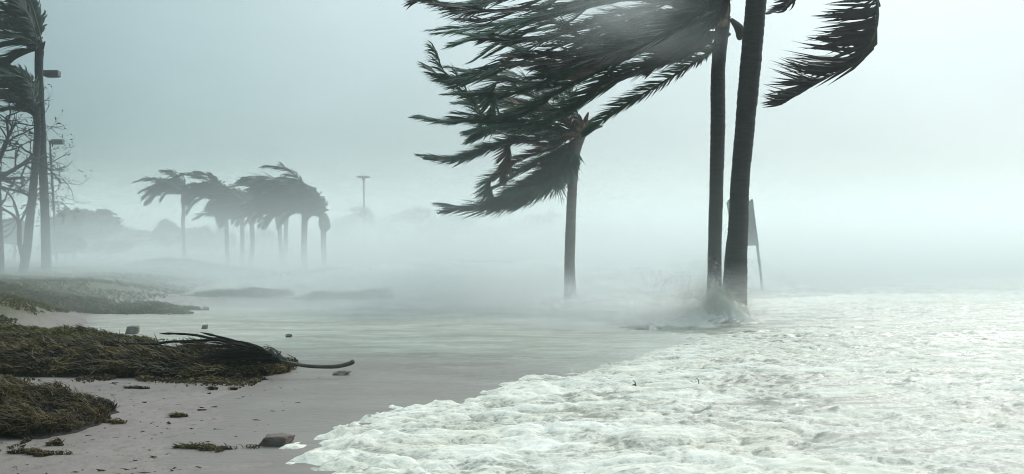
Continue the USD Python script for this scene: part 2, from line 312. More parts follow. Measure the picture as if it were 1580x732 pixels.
# foaming sea
def sea_mesh():
    ys = np.concatenate([np.arange(6.4, 22, 0.03), steps(22, 70, 0.04, 1.012), steps(70.5, 1490, 0.6, 1.045)])
    rows, foam, cols = [], [], 520
    u = np.linspace(0, 1, cols)
    left = np.interp(ys, [7, 12, 20, 34, 60, 120, 400, 1490], [-3.2, -3.2, -0.8, -6.8, -9.5, -18, -40, -75])
    right = 0.56 * ys + 3 + 0.02 * np.maximum(ys - 60, 0)
    X = left[:, None] + (right - left)[:, None] * u[None]
    Y = np.repeat(ys[:, None], cols, 1)
    x, y = X.ravel(), Y.ravel()
    shapely.prepare(SEA)
    line = shapely.LineString(SHORE); shapely.prepare(line)
    pts = shapely.points(x, y)
    d = shapely.distance(line, pts) * np.where(shapely.contains(SEA, pts), 1, -1)
    p = np.stack([x, y, 0 * x], -1)
    near = np.clip(1.6 - y / 26, 0, 1)
    lobes = 0.9 * (fbm(p * [0.7, 0.7, 1], 3, 40) - 0.5) + 0.5 * (noise(p * 3.4, 41) - 0.5) + 0.3 * (noise(p * 8, 42) - 0.5) + 0.16 * (noise(p * 19, 43) - 0.5)
    d = d + lobes * np.where(y < 26, 1.0, 1.8)
    # churned surface: warped, elongated billows of several sizes
    w = np.stack([fbm(p * 0.9, 3, 50), fbm(p * 0.9 + 37.7, 3, 51), 0 * x], -1) - 0.5
    q = p + w * 1.1
    def billow(scale, seed, sx=0.62):
        n = noise(q * [scale * sx, scale, 1] + seed * 1.7, seed)
        return 1 - np.abs(2 * n - 1)            # sharp crests
    def lump(scale, seed, sx=0.7):
        return np.abs(2 * noise(q * [scale * sx, scale, 1] + seed * 2.3, seed) - 1)
    far = np.clip(y / 25, 0, 4)
    puffy = 0.05 * lump(1.2, 60) + 0.085 * lump(2.7, 61, 0.8) ** 0.8 + 0.055 * lump(5.6, 62, 0.85) ** 0.8 + 0.03 * lump(11.5, 63, 0.9) * near + 0.014 * lump(24, 64, 1.0) * near
    chop = 0.05 * billow(1.3, 65) ** 2 + 0.06 * billow(2.9, 68, 0.6) ** 1.5 + 0.04 * lump(5.2, 69) + 0.026 * billow(10.5, 71) ** 1.5
    k = smooth01(d + 1.6 * (fbm(p * 0.5, 2, 77) - 0.5), 1.0, 5.5)
    h = puffy * (1 - k) * 0.9 + (0.55 * chop + 0.45 * puffy) * k
    h = h + 0.10 * far * (fbm(p * [0.16, 0.34, 1], 3, 70) - 0.5)
    # swell: a few low foaming crests further out
    for y0, x0, amp, wid, slope, seed in ((34, 14, 0.22, 1.0, 0.03, 80), (52, 30, 0.35, 1.6, -0.02, 81), (92, 46, 0.8, 3.0, 0.02, 82), (150, 80, 1.3, 5.0, 0.0, 83), (230, 110, 1.7, 8.0, 0.01, 84)):
        yy = y - y0 - slope * (x - x0) - wid * 1.6 * (fbm(p * 0.09, 2, seed) - 0.5)
        a = amp * smooth01(x, x0 * 0.3 - 4, x0 * 0.9) * (0.4 + 0.9 * fbm(p * 0.12 + 9, 2, seed + 7))
        h = h + a * np.exp(-np.abs(yy / wid) ** np.where(yy < 0, 1.3, 1.8))
    front = 0.25 + 0.75 * (1 - smooth01(y - 0.12 * x, 20.5, 24.5))
    h = h * 0.82
    level = 0.085 * front * (1 - np.exp(-np.maximum(d, 0) / (0.5 / front ** 2))) + 0.16 * (1 - np.exp(-np.maximum(d, 0) / 6))
    back = 1 - smooth01(y - 0.12 * x, 20.5, 24.5)             # the bore front only faces the beach on the near side
    lip = back * 0.02 * np.exp(-((d - 0.25) / 0.3) ** 2) * (0.5 + lump(6.5, 66))
    z = level + (h - 0.06) * smooth01(d, 0.0, 0.5 / front ** 2.2) + lip * (d > 0) - 0.2 * smooth01(-d, 0, 0.6)
    heap = 0 * x
    for hx, hy, hh, hr in ((5.05, 26.1, 0.40, 0.5), (4.5, 25.9, 0.30, 0.5), (3.8, 25.6, 0.2, 0.6), (5.5, 26.5, 0.28, 0.35), (3.0, 25.0, 0.12, 0.7)):
        g = np.exp(-((x - hx) ** 2 / hr ** 2 + (y - hy) ** 2 / 0.45 ** 2))
        heap = heap + g * (hh > 0.15)
        z = z + g * hh * (0.25 + 1.0 * lump(3.6, 72, 1.0) + 0.5 * lump(8.0, 73, 1.0))
    z = z + 0.012 * (noise(q * 30, 67) - 0.5) * near * smooth01(d, 0, 0.2)
    # foam cover: dense towards the front, torn by grey-green water streaks; shade between crests painted in by height
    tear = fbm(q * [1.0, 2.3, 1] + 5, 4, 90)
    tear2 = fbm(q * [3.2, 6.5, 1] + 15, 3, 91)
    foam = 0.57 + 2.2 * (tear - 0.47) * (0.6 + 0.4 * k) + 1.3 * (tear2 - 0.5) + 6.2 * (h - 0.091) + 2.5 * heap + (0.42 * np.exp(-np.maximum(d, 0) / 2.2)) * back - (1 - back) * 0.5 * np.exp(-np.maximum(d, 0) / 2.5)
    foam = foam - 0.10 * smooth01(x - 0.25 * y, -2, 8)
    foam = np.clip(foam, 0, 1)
    n = cols
    i, j = np.meshgrid(np.arange(len(ys) - 1), np.arange(n - 1), indexing='ij')
    a = (i * n + j).ravel()
    f = np.stack([a, a + 1, a + n + 1, a + n], 1)
    f = f[(d[f] > -0.35).any(1)]
    keep = np.zeros(len(x), bool); keep[f.ravel()] = True
    idx = np.cumsum(keep) - 1
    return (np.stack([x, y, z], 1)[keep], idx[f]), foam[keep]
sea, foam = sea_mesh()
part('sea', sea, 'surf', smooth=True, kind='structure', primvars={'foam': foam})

# ------------------------------------------------------------------ palms
def frond_parts(P, rng, leaf=0.9, n=70, r0=0.03, wind=0.8, width=0.045, start=0.1, sag=0.15, seg=4, tear=0.06, up=None, lift=0.25, clumping=0.16):
    """A feathered palm frond along the points P: (midrib, leaflets). Wind bends every leaflet downwind."""
    L = np.linalg.norm(np.diff(P, axis=0), axis=1).sum()
    C = spline(P, 26)
    rib = tube(C, np.linspace(r0, r0 * 0.18, len(C)), 5)
    D = spline(P, n)
    T = unit(np.gradient(D, axis=0))
    up = np.array([0.25, -0.35, 0.9]) if up is None else np.asarray(up, float)
    S = unit(np.cross(T, up)); N = np.cross(S, T)
    t = np.linspace(0, 1, n)
    k = np.nonzero(t >= start)[0]
    B, D0, NN, LL, KK, TT, SD = [], [], [], [], [], [], []
    for side in (-1, 1):
        keep = k[rng.random(len(k)) > tear]
        tt = t[keep]
        prof = np.sin(np.pi * np.clip(0.13 + 0.80 * (tt - start) / (1 - start), 0, 1)) ** 0.7
        a = np.radians(68 - 46 * tt) + rng.normal(0, 0.09, len(tt))
        d = np.cos(a)[:, None] * T[keep] + np.sin(a)[:, None] * (side * S[keep] + lift * N[keep])
        B.append(D[keep] + rng.normal(0, 0.006, (len(tt), 3))); D0.append(unit(d + rng.normal(0, 0.06, d.shape))); NN.append(N[keep])
        LL.append(leaf * prof * rng.uniform(0.8, 1.1, len(tt))); KK.append(rng.uniform(0.5, 1.2, len(tt))); TT.append(tt); SD.append(0 * tt + side)
    B, D0, NN, LL, KK, TT, SD = map(np.concatenate, (B, D0, NN, LL, KK, TT, SD))
    m = len(B)
    g = rng.normal(0, 1, (40, 3)) * clumping
    W = unit(WIND + [0, 0, -sag] + g[(TT * 14).astype(int) + 20 * (SD > 0)] + rng.normal(0, 0.10, (m, 3)))
    pts, p = [B], B.copy()
    dirs = [D0]
    for s in range(1, seg + 1):
        f = np.clip(wind * KK * s / seg, 0, 0.97)[:, None]
        d = unit(D0 * (1 - f) + W * f)
        p = p + d * (LL / seg)[:, None]
        pts.append(p); dirs.append(d)
    V, F = [], []
    prof = [0.55, 1.0, 0.85, 0.5, 0.04] if seg == 4 else list(np.linspace(0.8, 1, seg)) + [0.05]
    jit = rng.normal(0, 0.35, (m, 3))
    wm = width * rng.uniform(0.8, 1.25, m)
    for s in range(seg + 1):
        b = unit(np.cross(dirs[s], NN + jit)) * (wm * prof[s] / 2)[:, None]
        V += [pts[s] - b, pts[s] + b]
    V = np.stack(V, 1)                                   # m x 2(seg+1) x 3
    q = np.array([[2 * s, 2 * s + 1, 2 * s + 3, 2 * s + 2] for s in range(seg)])
    F = (np.arange(m)[:, None, None] * 2 * (seg + 1) + q[None]).reshape(-1, 4)
    return rib, join([(V.reshape(-1, 3), F)])

def add_frond(palm, P, rng, leafmat='palm_leaf', label=None, **kw):
    rib, leaves = frond_parts(np.asarray(P, float), rng, **kw)
    fr = part('frond', rib, 'stalk' if leafmat != 'dead_leaf' else 'fibre', palm, smooth=True, label=label)
    part('leaflets', leaves, leafmat, fr)

def trunk_mesh(P, radii, seed=0, sides=18, rings=0.035, n=None, pitch=0.11):
    """A palm trunk: ringed leaf scars, uneven outline."""
    L = np.linalg.norm(np.diff(np.asarray(P), axis=0), axis=1).sum()
    n = n or int(L / 0.035)
    C = spline(P, n)
    t = np.linspace(0, 1, n)
    R = np.interp(t, np.linspace(0, 1, len(radii)), radii)
    s = t * L / pitch + 2.4 * noise(np.stack([t * L * 2.0, 0 * t, 0 * t], 1), seed)
    saw = s % 1.0
    R = R * (1 + rings * (0.7 - saw) + 0.09 * (fbm(np.stack([t * L * 1.1, 0 * t + 3, 0 * t], 1), 2, seed + 1) - 0.5))
    return tube(C, R, sides, rough=0.05, seed=seed)

def crown_base(palm, c, rng, r, n=9, matname='fibre', down=0.5, lean=(-0.4, 0, 0.5)):
    """Old leaf bases and hanging fibre round the growing point."""
    ps = []
    for i in range(n):
        a = rng.uniform(0, 2 * math.pi)
        d = unit(np.array([math.cos(a), math.sin(a), rng.uniform(-0.2, 1.2)]) + np.array(lean))
        L = r * rng.uniform(2.0, 3.6)
        P = [c - [0, 0, r * down], c + d * L * 0.5, c + d * L + [-0.25 * r, 0, -0.15 * r]]
        ps.append(tube(spline(P, 7), np.array([1.0, 0.95, 0.8, 0.62, 0.48, 0.35, 0.15]) * r * 0.62, 7, rough=0.25, seed=i))
    part('leaf_bases', join(ps), matname, palm, smooth=True)

def px_frond(pts, Y0, Y1, rng, jitter=0.0):
    """Points at pixels of the photograph, running from depth Y0 to Y1."""
    n = len(pts)
    return [at(x, y, Y0 + (Y1 - Y0) * i / (n - 1)) for i, (x, y) in enumerate(pts)]

# --- front palm of the pair: its crown is above the picture, one frond hangs on the seaward side
rng = np.random.default_rng(11)
Yf = 27.0
bx, by = gx(1137, Yf), Yf
front = thing('palm_tree', (bx, by, 0), 'thick nearly black palm trunk standing in the splash, its crown above the picture', 'palm tree')
P = [at(1133, 500, Yf), at(1133.5, 450, Yf), at(1135.5, 400, Yf), at(1139.5, 340, Yf), at(1142, 280, Yf), at(1149, 200, Yf), at(1158, 100, Yf), at(1166, 10, Yf), at(1178, -130, Yf)]
part('trunk', trunk_mesh(P, [0.32, 0.295, 0.275, 0.245, 0.225, 0.24, 0.255, 0.25, 0.22], 3, pitch=0.16, rings=0.055), 'palm_bark', front, smooth=True)
cf = at(1178, -120, Yf)
crown_base(front, cf, rng, 0.24, 12)
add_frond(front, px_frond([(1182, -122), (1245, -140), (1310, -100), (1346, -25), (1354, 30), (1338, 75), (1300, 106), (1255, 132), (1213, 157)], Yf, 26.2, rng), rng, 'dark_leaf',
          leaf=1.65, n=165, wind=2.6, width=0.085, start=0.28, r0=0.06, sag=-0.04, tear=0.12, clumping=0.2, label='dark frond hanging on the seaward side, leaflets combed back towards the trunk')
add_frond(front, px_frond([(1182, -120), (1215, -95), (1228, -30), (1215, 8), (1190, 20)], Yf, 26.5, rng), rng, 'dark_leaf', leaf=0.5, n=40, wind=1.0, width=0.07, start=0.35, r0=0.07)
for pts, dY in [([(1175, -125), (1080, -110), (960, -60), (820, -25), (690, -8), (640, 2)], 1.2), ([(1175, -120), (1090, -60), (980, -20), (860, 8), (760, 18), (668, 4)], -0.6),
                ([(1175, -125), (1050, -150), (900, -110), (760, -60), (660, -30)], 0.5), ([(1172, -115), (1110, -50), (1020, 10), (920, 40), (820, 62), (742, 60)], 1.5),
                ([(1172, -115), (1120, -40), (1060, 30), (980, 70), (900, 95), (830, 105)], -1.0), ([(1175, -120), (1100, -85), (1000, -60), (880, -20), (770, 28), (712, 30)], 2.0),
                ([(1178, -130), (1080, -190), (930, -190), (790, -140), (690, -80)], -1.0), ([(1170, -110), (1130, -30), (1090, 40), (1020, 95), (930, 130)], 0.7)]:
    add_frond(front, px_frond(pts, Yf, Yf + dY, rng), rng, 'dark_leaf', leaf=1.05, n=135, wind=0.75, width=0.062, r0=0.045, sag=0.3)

# --- back palm of the pair
rng = np.random.default_rng(12)
Yb = 29.5
back = thing('palm_tree', (gx(1104, Yb), Yb, 0), 'slimmer dark palm close behind the thick black trunk, its whole crown blown to the left', 'palm tree')
P = [at(1102, 490, Yb), at(1102.5, 400, Yb), at(1105, 300, Yb), at(1107.5, 200, Yb), at(1108.5, 100, Yb), at(1117, 25, Yb)]
part('trunk', trunk_mesh(P, [0.21, 0.18, 0.178, 0.195, 0.185, 0.19], 7, pitch=0.15, rings=0.055), 'palm_bark', back, smooth=True)
cb = at(1116, 30, Yb)
crown_base(back, cb, rng, 0.27, 16, lean=(-0.9, 0, -0.1))
fr_b = [([(1126, 52), (1078, 92), (1010, 135), (950, 170), (905, 205)], -0.7, 'palm_leaf', 0.62), ([(1118, 45), (1070, 70), (1010, 102), (950, 128), (880, 170), (800, 205)], 0.5, 'palm_leaf', 0.75),
        ([(1112, 35), (1040, 62), (960, 92), (870, 140), (790, 178), (700, 190)], 1.0, 'palm_leaf', 0.9), ([(1112, 25), (1030, 25), (930, 50), (840, 80), (750, 118), (700, 128), (657, 103)], -0.5, 'palm_leaf', 0.85),
        ([(1112, 20), (1020, 0), (920, 5), (820, 30), (745, 55), (697, 72)], 0.7, 'palm_leaf', 0.9), ([(1112, 18), (1010, -15), (900, -20), (800, -5), (720, 8), (662, 2)], -1.2, 'palm_leaf', 0.95),
        ([(1112, 28), (1020, 45), (930, 85), (850, 128), (790, 145), (730, 145), (690, 128)], 1.4, 'palm_leaf', 0.85), ([(1112, 30), (1030, 50), (950, 70), (860, 95), (780, 100)], -1.4, 'dead_leaf', 0.8),
        ([(1112, 30), (1030, 30), (940, 30), (850, 55), (770, 62)], 1.8, 'palm_leaf', 0.9), ([(1112, 35), (1050, 50), (980, 80), (900, 110), (820, 120)], 0.2, 'palm_leaf', 0.9),
        ([(1114, 40), (1070, 48), (1010, 65), (950, 88), (890, 120)], -1.8, 'dead_leaf', 0.8), ([(1112, 28), (1050, 10), (970, 0), (880, 20), (800, 45), (735, 92)], 2.2, 'palm_leaf', 0.85),
        ([(1116, 45), (1085, 60), (1050, 80), (1015, 98)], -0.4, 'dead_leaf', 0.7), ([(1112, 30), (1060, 20), (1000, 25), (940, 55), (880, 75)], 0.9, 'palm_leaf', 0.9)]
for pts, dY, mt, lf in fr_b:
    for again in range(3 if dY > 0 else 2):
        q = [(x + (again > 0) * rng.normal(0, 13) * min(1, i / 2), y + (again > 0) * (rng.normal(0, 12) - 4) * min(1, i / 2)) for i, (x, y) in enumerate(pts)]
        if again and dY == -0.7: continue
        add_frond(back, px_frond(q, Yb, Yb + dY + (again > 0) * rng.normal(0, 0.8), rng), rng, mt, leaf=lf * 1.15, n=165, wind=rng.uniform(0.35, 0.7), width=0.05, r0=0.05, sag=rng.uniform(0.1, 0.5))
part('hanging_leaf_base', tube(spline([at(1128, 30, Yb - 0.5), at(1141, 45, Yb - 0.6), at(1141, 62, Yb - 0.6)], 8), [0.05, 0.08, 0.1, 0.12, 0.13, 0.12, 0.1, 0.05], 8, rough=0.2), 'palm_bark', back, smooth=True)

# --- middle palm
rng = np.random.default_rng(13)
Ym = 37.0
mid = thing('palm_tree', (gx(880, Ym), Ym, 0), 'single palm with a pale grey trunk standing in the wash, fronds streaming left', 'palm tree')
P = [at(880, 467, Ym), at(879.5, 445, Ym), at(879, 400, Ym), at(882.5, 300, Ym), at(887, 240, Ym), at(897, 205, Ym)]
part('trunk', trunk_mesh(P, [0.27, 0.195, 0.17, 0.16, 0.165, 0.18], 17, pitch=0.15, rings=0.06), 'grey_bark', mid, smooth=True)
cm = at(896, 203, Ym)
crown_base(mid, cm, rng, 0.25, 14, lean=(-0.2, 0, 0.0))
fr_m = [([(892, 212), (865, 250), (830, 285), (790, 312), (740, 325), (680, 316)], -0.8, 'palm_leaf', 0.95), ([(890, 215), (860, 255), (830, 280), (805, 300), (780, 308)], 0.4, 'dead_leaf', 1.0),
        ([(888, 205), (840, 215), (770, 225), (710, 243), (650, 240)], -1.0, 'palm_leaf', 0.72), ([(888, 198), (840, 188), (770, 185), (700, 188), (637, 181)], 0.8, 'palm_leaf', 0.7),
        ([(888, 208), (850, 228), (800, 248), (765, 275)], 0.1, 'dead_leaf', 0.7), ([(895, 195), (860, 150), (800, 118), (740, 112), (705, 122)], 1.5, 'palm_leaf', 0.9),
        ([(897, 195), (870, 130), (820, 88), (765, 62), (700, 66)], 0.5, 'palm_leaf', 0.9), ([(893, 200), (840, 170), (770, 158), (705, 160)], -0.5, 'palm_leaf', 0.85),
        ([(890, 205), (860, 212), (810, 205), (750, 205)], 1.2, 'dead_leaf', 0.85), ([(893, 215), (875, 255), (850, 285), (815, 308), (795, 315)], -0.2, 'palm_leaf', 1.0),
        ([(890, 203), (840, 196), (780, 195), (720, 205)], -1.6, 'palm_leaf', 0.8), ([(893, 200), (850, 165), (800, 140), (750, 140), (715, 150)], 2.0, 'palm_leaf', 0.85),
        ([(893, 210), (860, 235), (820, 255), (780, 282), (745, 300)], 1.6, 'palm_leaf', 0.95), ([(900, 198), (880, 165), (850, 140), (815, 128)], -1.0, 'palm_leaf', 0.85),
        ([(895, 200), (868, 178), (830, 168), (785, 172)], -1.9, 'dead_leaf', 0.8)]
for pts, dY, mt, lf in fr_m:
    for again in range(2):
        q = [(x + again * rng.normal(0, 10) * min(1, i / 2), y + again * rng.normal(0, 9) * min(1, i / 2)) for i, (x, y) in enumerate(pts)]
        add_frond(mid, px_frond(q, Ym, Ym + dY + again * rng.normal(0, 0.8), rng), rng, mt, leaf=lf * 1.1, n=145, wind=rng.uniform(0.25, 0.55), width=0.055, r0=0.045, lift=0.2, sag=rng.uniform(0.15, 0.5))

# --- left edge palms
rng = np.random.default_rng(14)
def edge_palm(Y, base, pts, radii, fronds, label, seed, leaf, extra=None):
    p = thing('palm_tree', (gx(base[0], Y), Y, 0), label, 'palm tree')
    part('trunk', trunk_mesh([at(x, y, Y) for x, y in pts], radii, seed, n=160, rings=0.03), 'twig_bark', p, smooth=True)
    c = at(*pts[-1], Y)
    crown_base(p, c, rng, radii[-1] * 1.05, 9, 'twig_bark')
    for q, dY in fronds:
        add_frond(p, px_frond(q, Y, Y + dY, rng), rng, 'far_leaf', leaf=leaf, n=110, wind=0.75, width=0.13, r0=0.05, clumping=0.1)
    return p
edge_palm(54.0, (72, 448), [(72, 452), (71, 420), (69, 330), (64, 200), (60, 110), (61, 78)], [0.30, 0.22, 0.20, 0.20, 0.19, 0.21],
          [([(62, 72), (50, 30), (26, -8), (-15, -30), (-60, -40)], 1.0), ([(62, 72), (46, 40), (15, 15), (-30, 5), (-70, 10)], -1.0), ([(62, 72), (40, 52), (8, 40), (-35, 42), (-70, 55)], 0.5),
           ([(60, 74), (35, 68), (5, 72), (-35, 88), (-60, 110)], -0.6), ([(60, 76), (42, 82), (20, 92), (-5, 96)], 0.9), ([(60, 72), (42, 20), (10, -20), (-40, -30)], -1.8), ([(60, 72), (44, 50), (10, 28), (-30, 24)], 1.8),
           ([(60, 75), (40, 62), (10, 56), (-30, 64)], -2.2), ([(58, 76), (35, 80), (12, 100), (-15, 118)], 1.4), ([(66, 70), (50, 12), (30, -25), (0, -50)], 0.2)],
          'tallest palm at the left edge, straight trunk with a lamp head beside its top', 31, 1.5)
edge_palm(52.0, (26, 455), [(24, 458), (30, 438), (40, 395), (47, 330), (55, 250), (58, 205), (57, 178)], [0.30, 0.24, 0.20, 0.19, 0.175, 0.16, 0.17],
          [([(56, 172), (46, 135), (24, 112), (-8, 104), (-40, 110)], 0.8), ([(56, 172), (42, 145), (12, 130), (-25, 132), (-50, 145)], -0.8), ([(55, 174), (35, 158), (5, 150), (-30, 158)], 0.2),
           ([(55, 175), (38, 168), (10, 170), (-25, 180)], 1.4), ([(56, 172), (44, 128), (18, 118), (-18, 116)], -1.6), ([(55, 174), (38, 152), (12, 142), (-18, 146)], 2.0)],
          'palm at the left edge whose trunk leans and curves across the straight one', 33, 1.3)
edge_palm(50.0, (2, 460), [(2, 462), (1, 420), (-2, 340), (-8, 200), (-14, 60)], [0.22, 0.17, 0.16, 0.15, 0.15],
          [([(-14, 60), (-30, 20), (-60, 0), (-100, 10)], 0.8), ([(-14, 60), (-40, 50), (-80, 60), (-110, 90)], -0.8)],
          'dark palm trunk cut by the left edge of the picture', 35, 1.3)

# --- the cluster of wind-swept palms in the middle distance
def windy_palm(px, base_py, crown_py, Y, label, seed, R=5.0, n=13, thick=0.16, lean=0.0, matname='far_leaf', leaf=1.2, low=0):
    r = np.random.default_rng(seed)
    b, c = at(px, base_py, Y), at(px + lean, crown_py, Y)
    gz = float(ground_z(b[0], b[1])); b[2] = gz - 0.1
    p = thing('palm_tree', (b[0], b[1], gz), label, 'palm tree', 'wind-swept palms in the cluster')
    mid_ = (b + c) / 2 + [0.12 * r.normal(), 0, 0]
    part('trunk', trunk_mesh([b, b * 0.8 + mid_ * 0.2, mid_, c * 0.85 + mid_ * 0.15, c + [0, 0, 0.2]], [thick * 1.4, thick * 1.05, thick, thick * 1.05, thick * 1.5], seed, n=70, sides=10), 'grey_bark', p, smooth=True)
    tuft = [tube(spline([c + [0.05, 0, -0.9], c + [0.08, 0, -0.35], c + [0, 0, 0.35]], 8), np.array([0.8, 1.4, 2.0, 2.3, 2.3, 2.1, 1.7, 1.0]) * thick, 9, rough=0.2, seed=seed)]
    part('leaf_bases', join(tuft), 'grey_bark', p, smooth=True)
    for i in range(n):
        # leaves leave the crown upwards, then the wind lays them over to the left
        az = 2 * math.pi * i / n + r.normal(0, 0.2)
        el = math.radians(r.uniform(15, 88)) if i >= low else math.radians(-25)
        if math.cos(az) > -0.2: el = max(el, math.radians(40))
        d = unit(np.array([math.cos(az) * math.cos(el) * 0.75 - 0.35, math.sin(az) * math.cos(el), math.sin(el)]))
        far_out = i % 4 == 1
        L = R * r.uniform(0.62, 0.95) * (1.3 if far_out else 1.0)
        q, P = c.copy(), [c.copy()]
        for s in range(6):
            d = unit(d + WIND * [1, 1, 0] * (0.33 if s < 3 else 0.16) + [0, 0, (-0.02 - 0.115 * s) * (0.45 if far_out else 1.0)])
            q = q + d * L / 6; P.append(q.copy())
        add_frond(p, P, r, matname, leaf=leaf * r.uniform(0.8, 1.15), n=48, wind=r.uniform(0.5, 0.85), width=0.11, r0=0.05, seg=3, sag=0.45, clumping=0.3)
    return p
windy_palm(286, 404, 302, 95, 'palm standing alone at the left end of the cluster', 41, R=4.1, n=15, lean=-2, low=2)
windy_palm(351, 414, 306, 84, 'second palm from the left in the cluster, with an upright left-leaning tuft', 42, R=3.8, n=15, lean=-4)
windy_palm(374, 412, 322, 88, 'thin low palm in the cluster, just right of the upright tuft', 43, R=3.6, n=14, lean=-1)
windy_palm(385, 417, 330, 80, 'short-trunked palm at the middle of the cluster with a bulging top', 44, R=3.8, n=15, lean=2)
windy_palm(438, 416, 332, 82, 'palm of the cluster whose thin trunk bends left under the mop crown', 45, R=4.1, n=15, lean=-8)
windy_palm(441, 414, 312, 85, 'straight pale-trunked palm behind the bent one in the cluster', 46, R=4.1, n=15, lean=2)
windy_palm(471, 428, 318, 72, 'palm with the thickest trunk and the widest dark mop of the cluster', 47, R=4.7, n=22, thick=0.19, lean=0)
windy_palm(501, 430, 338, 72, 'rightmost palm of the cluster, crown arched high over to the left', 48, R=5.3, n=18, thick=0.17, lean=-2)
windy_palm(577, 396, 340, 150, 'faint far palm right behind the round-topped lamp post', 49, R=4.6, n=11, thick=0.16, lean=-3)

# ------------------------------------------------------------------ bare trees at the left edge
def bare_tree(base, P, radii, label, seed, limbs, drift=0.5):
    r = np.random.default_rng(seed)
    t = thing('bare_tree', base, label, 'tree')
    part('trunk', tube(spline(P, 22), np.interp(np.linspace(0, 1, 22), np.linspace(0, 1, len(radii)), radii), 9, rough=0.12, seed=seed), 'twig_bark', t, smooth=True)
    twigs, leaves = [], []
    def grow(p, d, L, rad, depth):
        q, pts = p.copy(), [p.copy()]
        for s in range(5):
            d = unit(d + r.normal(0, 0.20, 3) * [1, 0.7, 1] + WIND * 0.07 * drift + [0, 0, 0.02])
            q = q + d * L / 5; pts.append(q.copy())
        twigs.append(tube(spline(pts, 8), np.linspace(rad, rad * 0.45, 8), 5 if depth < 2 else 4, caps=False))
        if depth >= 3:
            for s in range(2, 6):
                leaves.append((pts[s], unit(d + WIND * 0.8 + r.normal(0, 0.3, 3))))
            return
        for k in range(3 if depth else 4):
            s = r.integers(2, 6)
            nd = unit(d + r.normal(0, 0.62, 3) + WIND * 0.25)
            grow(pts[s], nd, L * r.uniform(0.55, 0.8), rad * 0.5, depth + 1)
    for Q, rad in limbs:
        C = spline(Q, 14)
        part('limb', tube(C, np.linspace(rad, rad * 0.5, 14), 7, rough=0.1), 'twig_bark', t, smooth=True)
        for s in (6, 8, 10, 12, 13):
            grow(C[s], unit(C[min(s + 1, 13)] - C[s - 1] + r.normal(0, 0.4, 3)), 1.3, rad * 0.42, 1)
    part('twigs', join(twigs), 'twig_bark', t, kind='stuff')
    V, F = [], []
    for c, d in leaves:
        if r.random() < 0.45: continue
        L, w = r.uniform(0.12, 0.28), r.uniform(0.018, 0.035)
        b = unit(np.cross(d, r.normal(0, 1, 3))) * w
        F.append(np.array([[0, 1, 2, 3]]) + 4 * len(V)); V.append(np.stack([c, c + d * L * 0.5 + b, c + d * L, c + d * L * 0.5 - b]))
    part('leaves', join([(np.vstack(V), np.vstack(F))]), 'far_leaf', t, kind='stuff')
Yt = 51.0
bare_tree((gx(32, Yt), Yt, 0), [at(34, 440, Yt), at(36, 405, Yt), at(30, 370, Yt), at(30, 345, Yt)], [0.17, 0.13, 0.11, 0.10], 'small bare tree forking low beside the leaning palm', 61,
          [([at(30, 345, Yt), at(20, 332, Yt), at(5, 324, Yt), at(-12, 322, Yt)], 0.07), ([at(30, 345, Yt), at(38, 330, Yt), at(48, 305, Yt), at(66, 285, Yt + 1)], 0.06), ([at(30, 347, Yt), at(26, 325, Yt), at(18, 305, Yt - 1), at(2, 290, Yt - 1)], 0.06)])
bare_tree((gx(-30, 49.), 49, 0), [at(-30, 450, 49), at(-30, 400, 49), at(-24, 330, 49), at(-15, 285, 49)], [0.24, 0.2, 0.17, 0.15], 'larger bare tree reaching in from the left edge with thick limbs', 62,
          [([at(-15, 285, 49), at(4, 272, 49), at(28, 258, 49.5), at(52, 240, 50)], 0.13), ([at(-15, 285, 49), at(2, 277, 49), at(18, 276, 48.5), at(36, 274, 48)], 0.11), ([at(-15, 285, 49), at(-4, 255, 49), at(6, 225, 49.5), at(24, 190, 50)], 0.10),
           ([at(-15, 285, 49), at(6, 290, 50), at(30, 296, 51), at(52, 306, 52)], 0.08), ([at(30, 256, 49.5), at(55, 250, 50), at(76, 262, 51), at(94, 282, 51.5)], 0.06), ([at(-12, 280, 49), at(0, 245, 48), at(12, 215, 47), at(10, 180, 47)], 0.09),
           ([at(6, 225, 49.5), at(22, 212, 50), at(38, 205, 50), at(54, 196, 50)], 0.05)], drift=1.0)

# ------------------------------------------------------------------ lamp posts and sign
def box_lamp(Y, base, top, head_w, label, seed):
    b, t = at(*base, Y), at(*top, Y)
    b[2] = float(ground_z(b[0], b[1])) - 0.05
    l = thing('street_lamp', (b[0], b[1], b[2]), label, 'street lamp', 'box-headed street lamps')
    d = unit(t - b)
    part('pole', tube([b, b + d * 0.5, (b + t) / 2, t], [0.11, 0.10, 0.085, 0.065], 12), 'lamp_metal', l, smooth=40)
    part('base_plate', rounded_box(b + [0, 0, 0.1], (0.5, 0.5, 0.12), 0.03), 'lamp_metal', l)
    w = head_w
    part('arm', rounded_box(t + [0.10, 0, -0.06], (0.34, 0.09, 0.09), 0.02), 'lamp_metal', l)
    hd = part('lamp_head', rounded_box(t + [0.16 + w / 2, 0, -0.1], (w, 0.45, w * 0.42), 0.05), 'lamp_metal', l, smooth=30)
    part('lens', rounded_box(t + [0.16 + w / 2, 0, -0.1 - w * 0.22], (w * 0.75, 0.34, 0.05), 0.02), 'sign_metal', hd)
box_lamp(58.0, (77, 444), (64, 111), 0.80, 'tall box-headed lamp whose pole runs beside the straight palm trunk', 1)
box_lamp(82.0, (88, 424), (77, 217), 0.86, 'further box-headed lamp on a thin leaning pole, right of the left edge palms', 2)
Yl = 135.0
b = at(563, 405, Yl); t = at(561, 274, Yl); b[2] = float(ground_z(b[0], b[1])) - 0.1
lp = thing('street_lamp', tuple(b), 'lone street lamp with a flat round top, right of the palm cluster', 'street lamp')
part('pole', tube([b, b * .5 + t * .5, t], [0.17, 0.14, 0.11], 12), 'lamp_metal', lp, smooth=40)
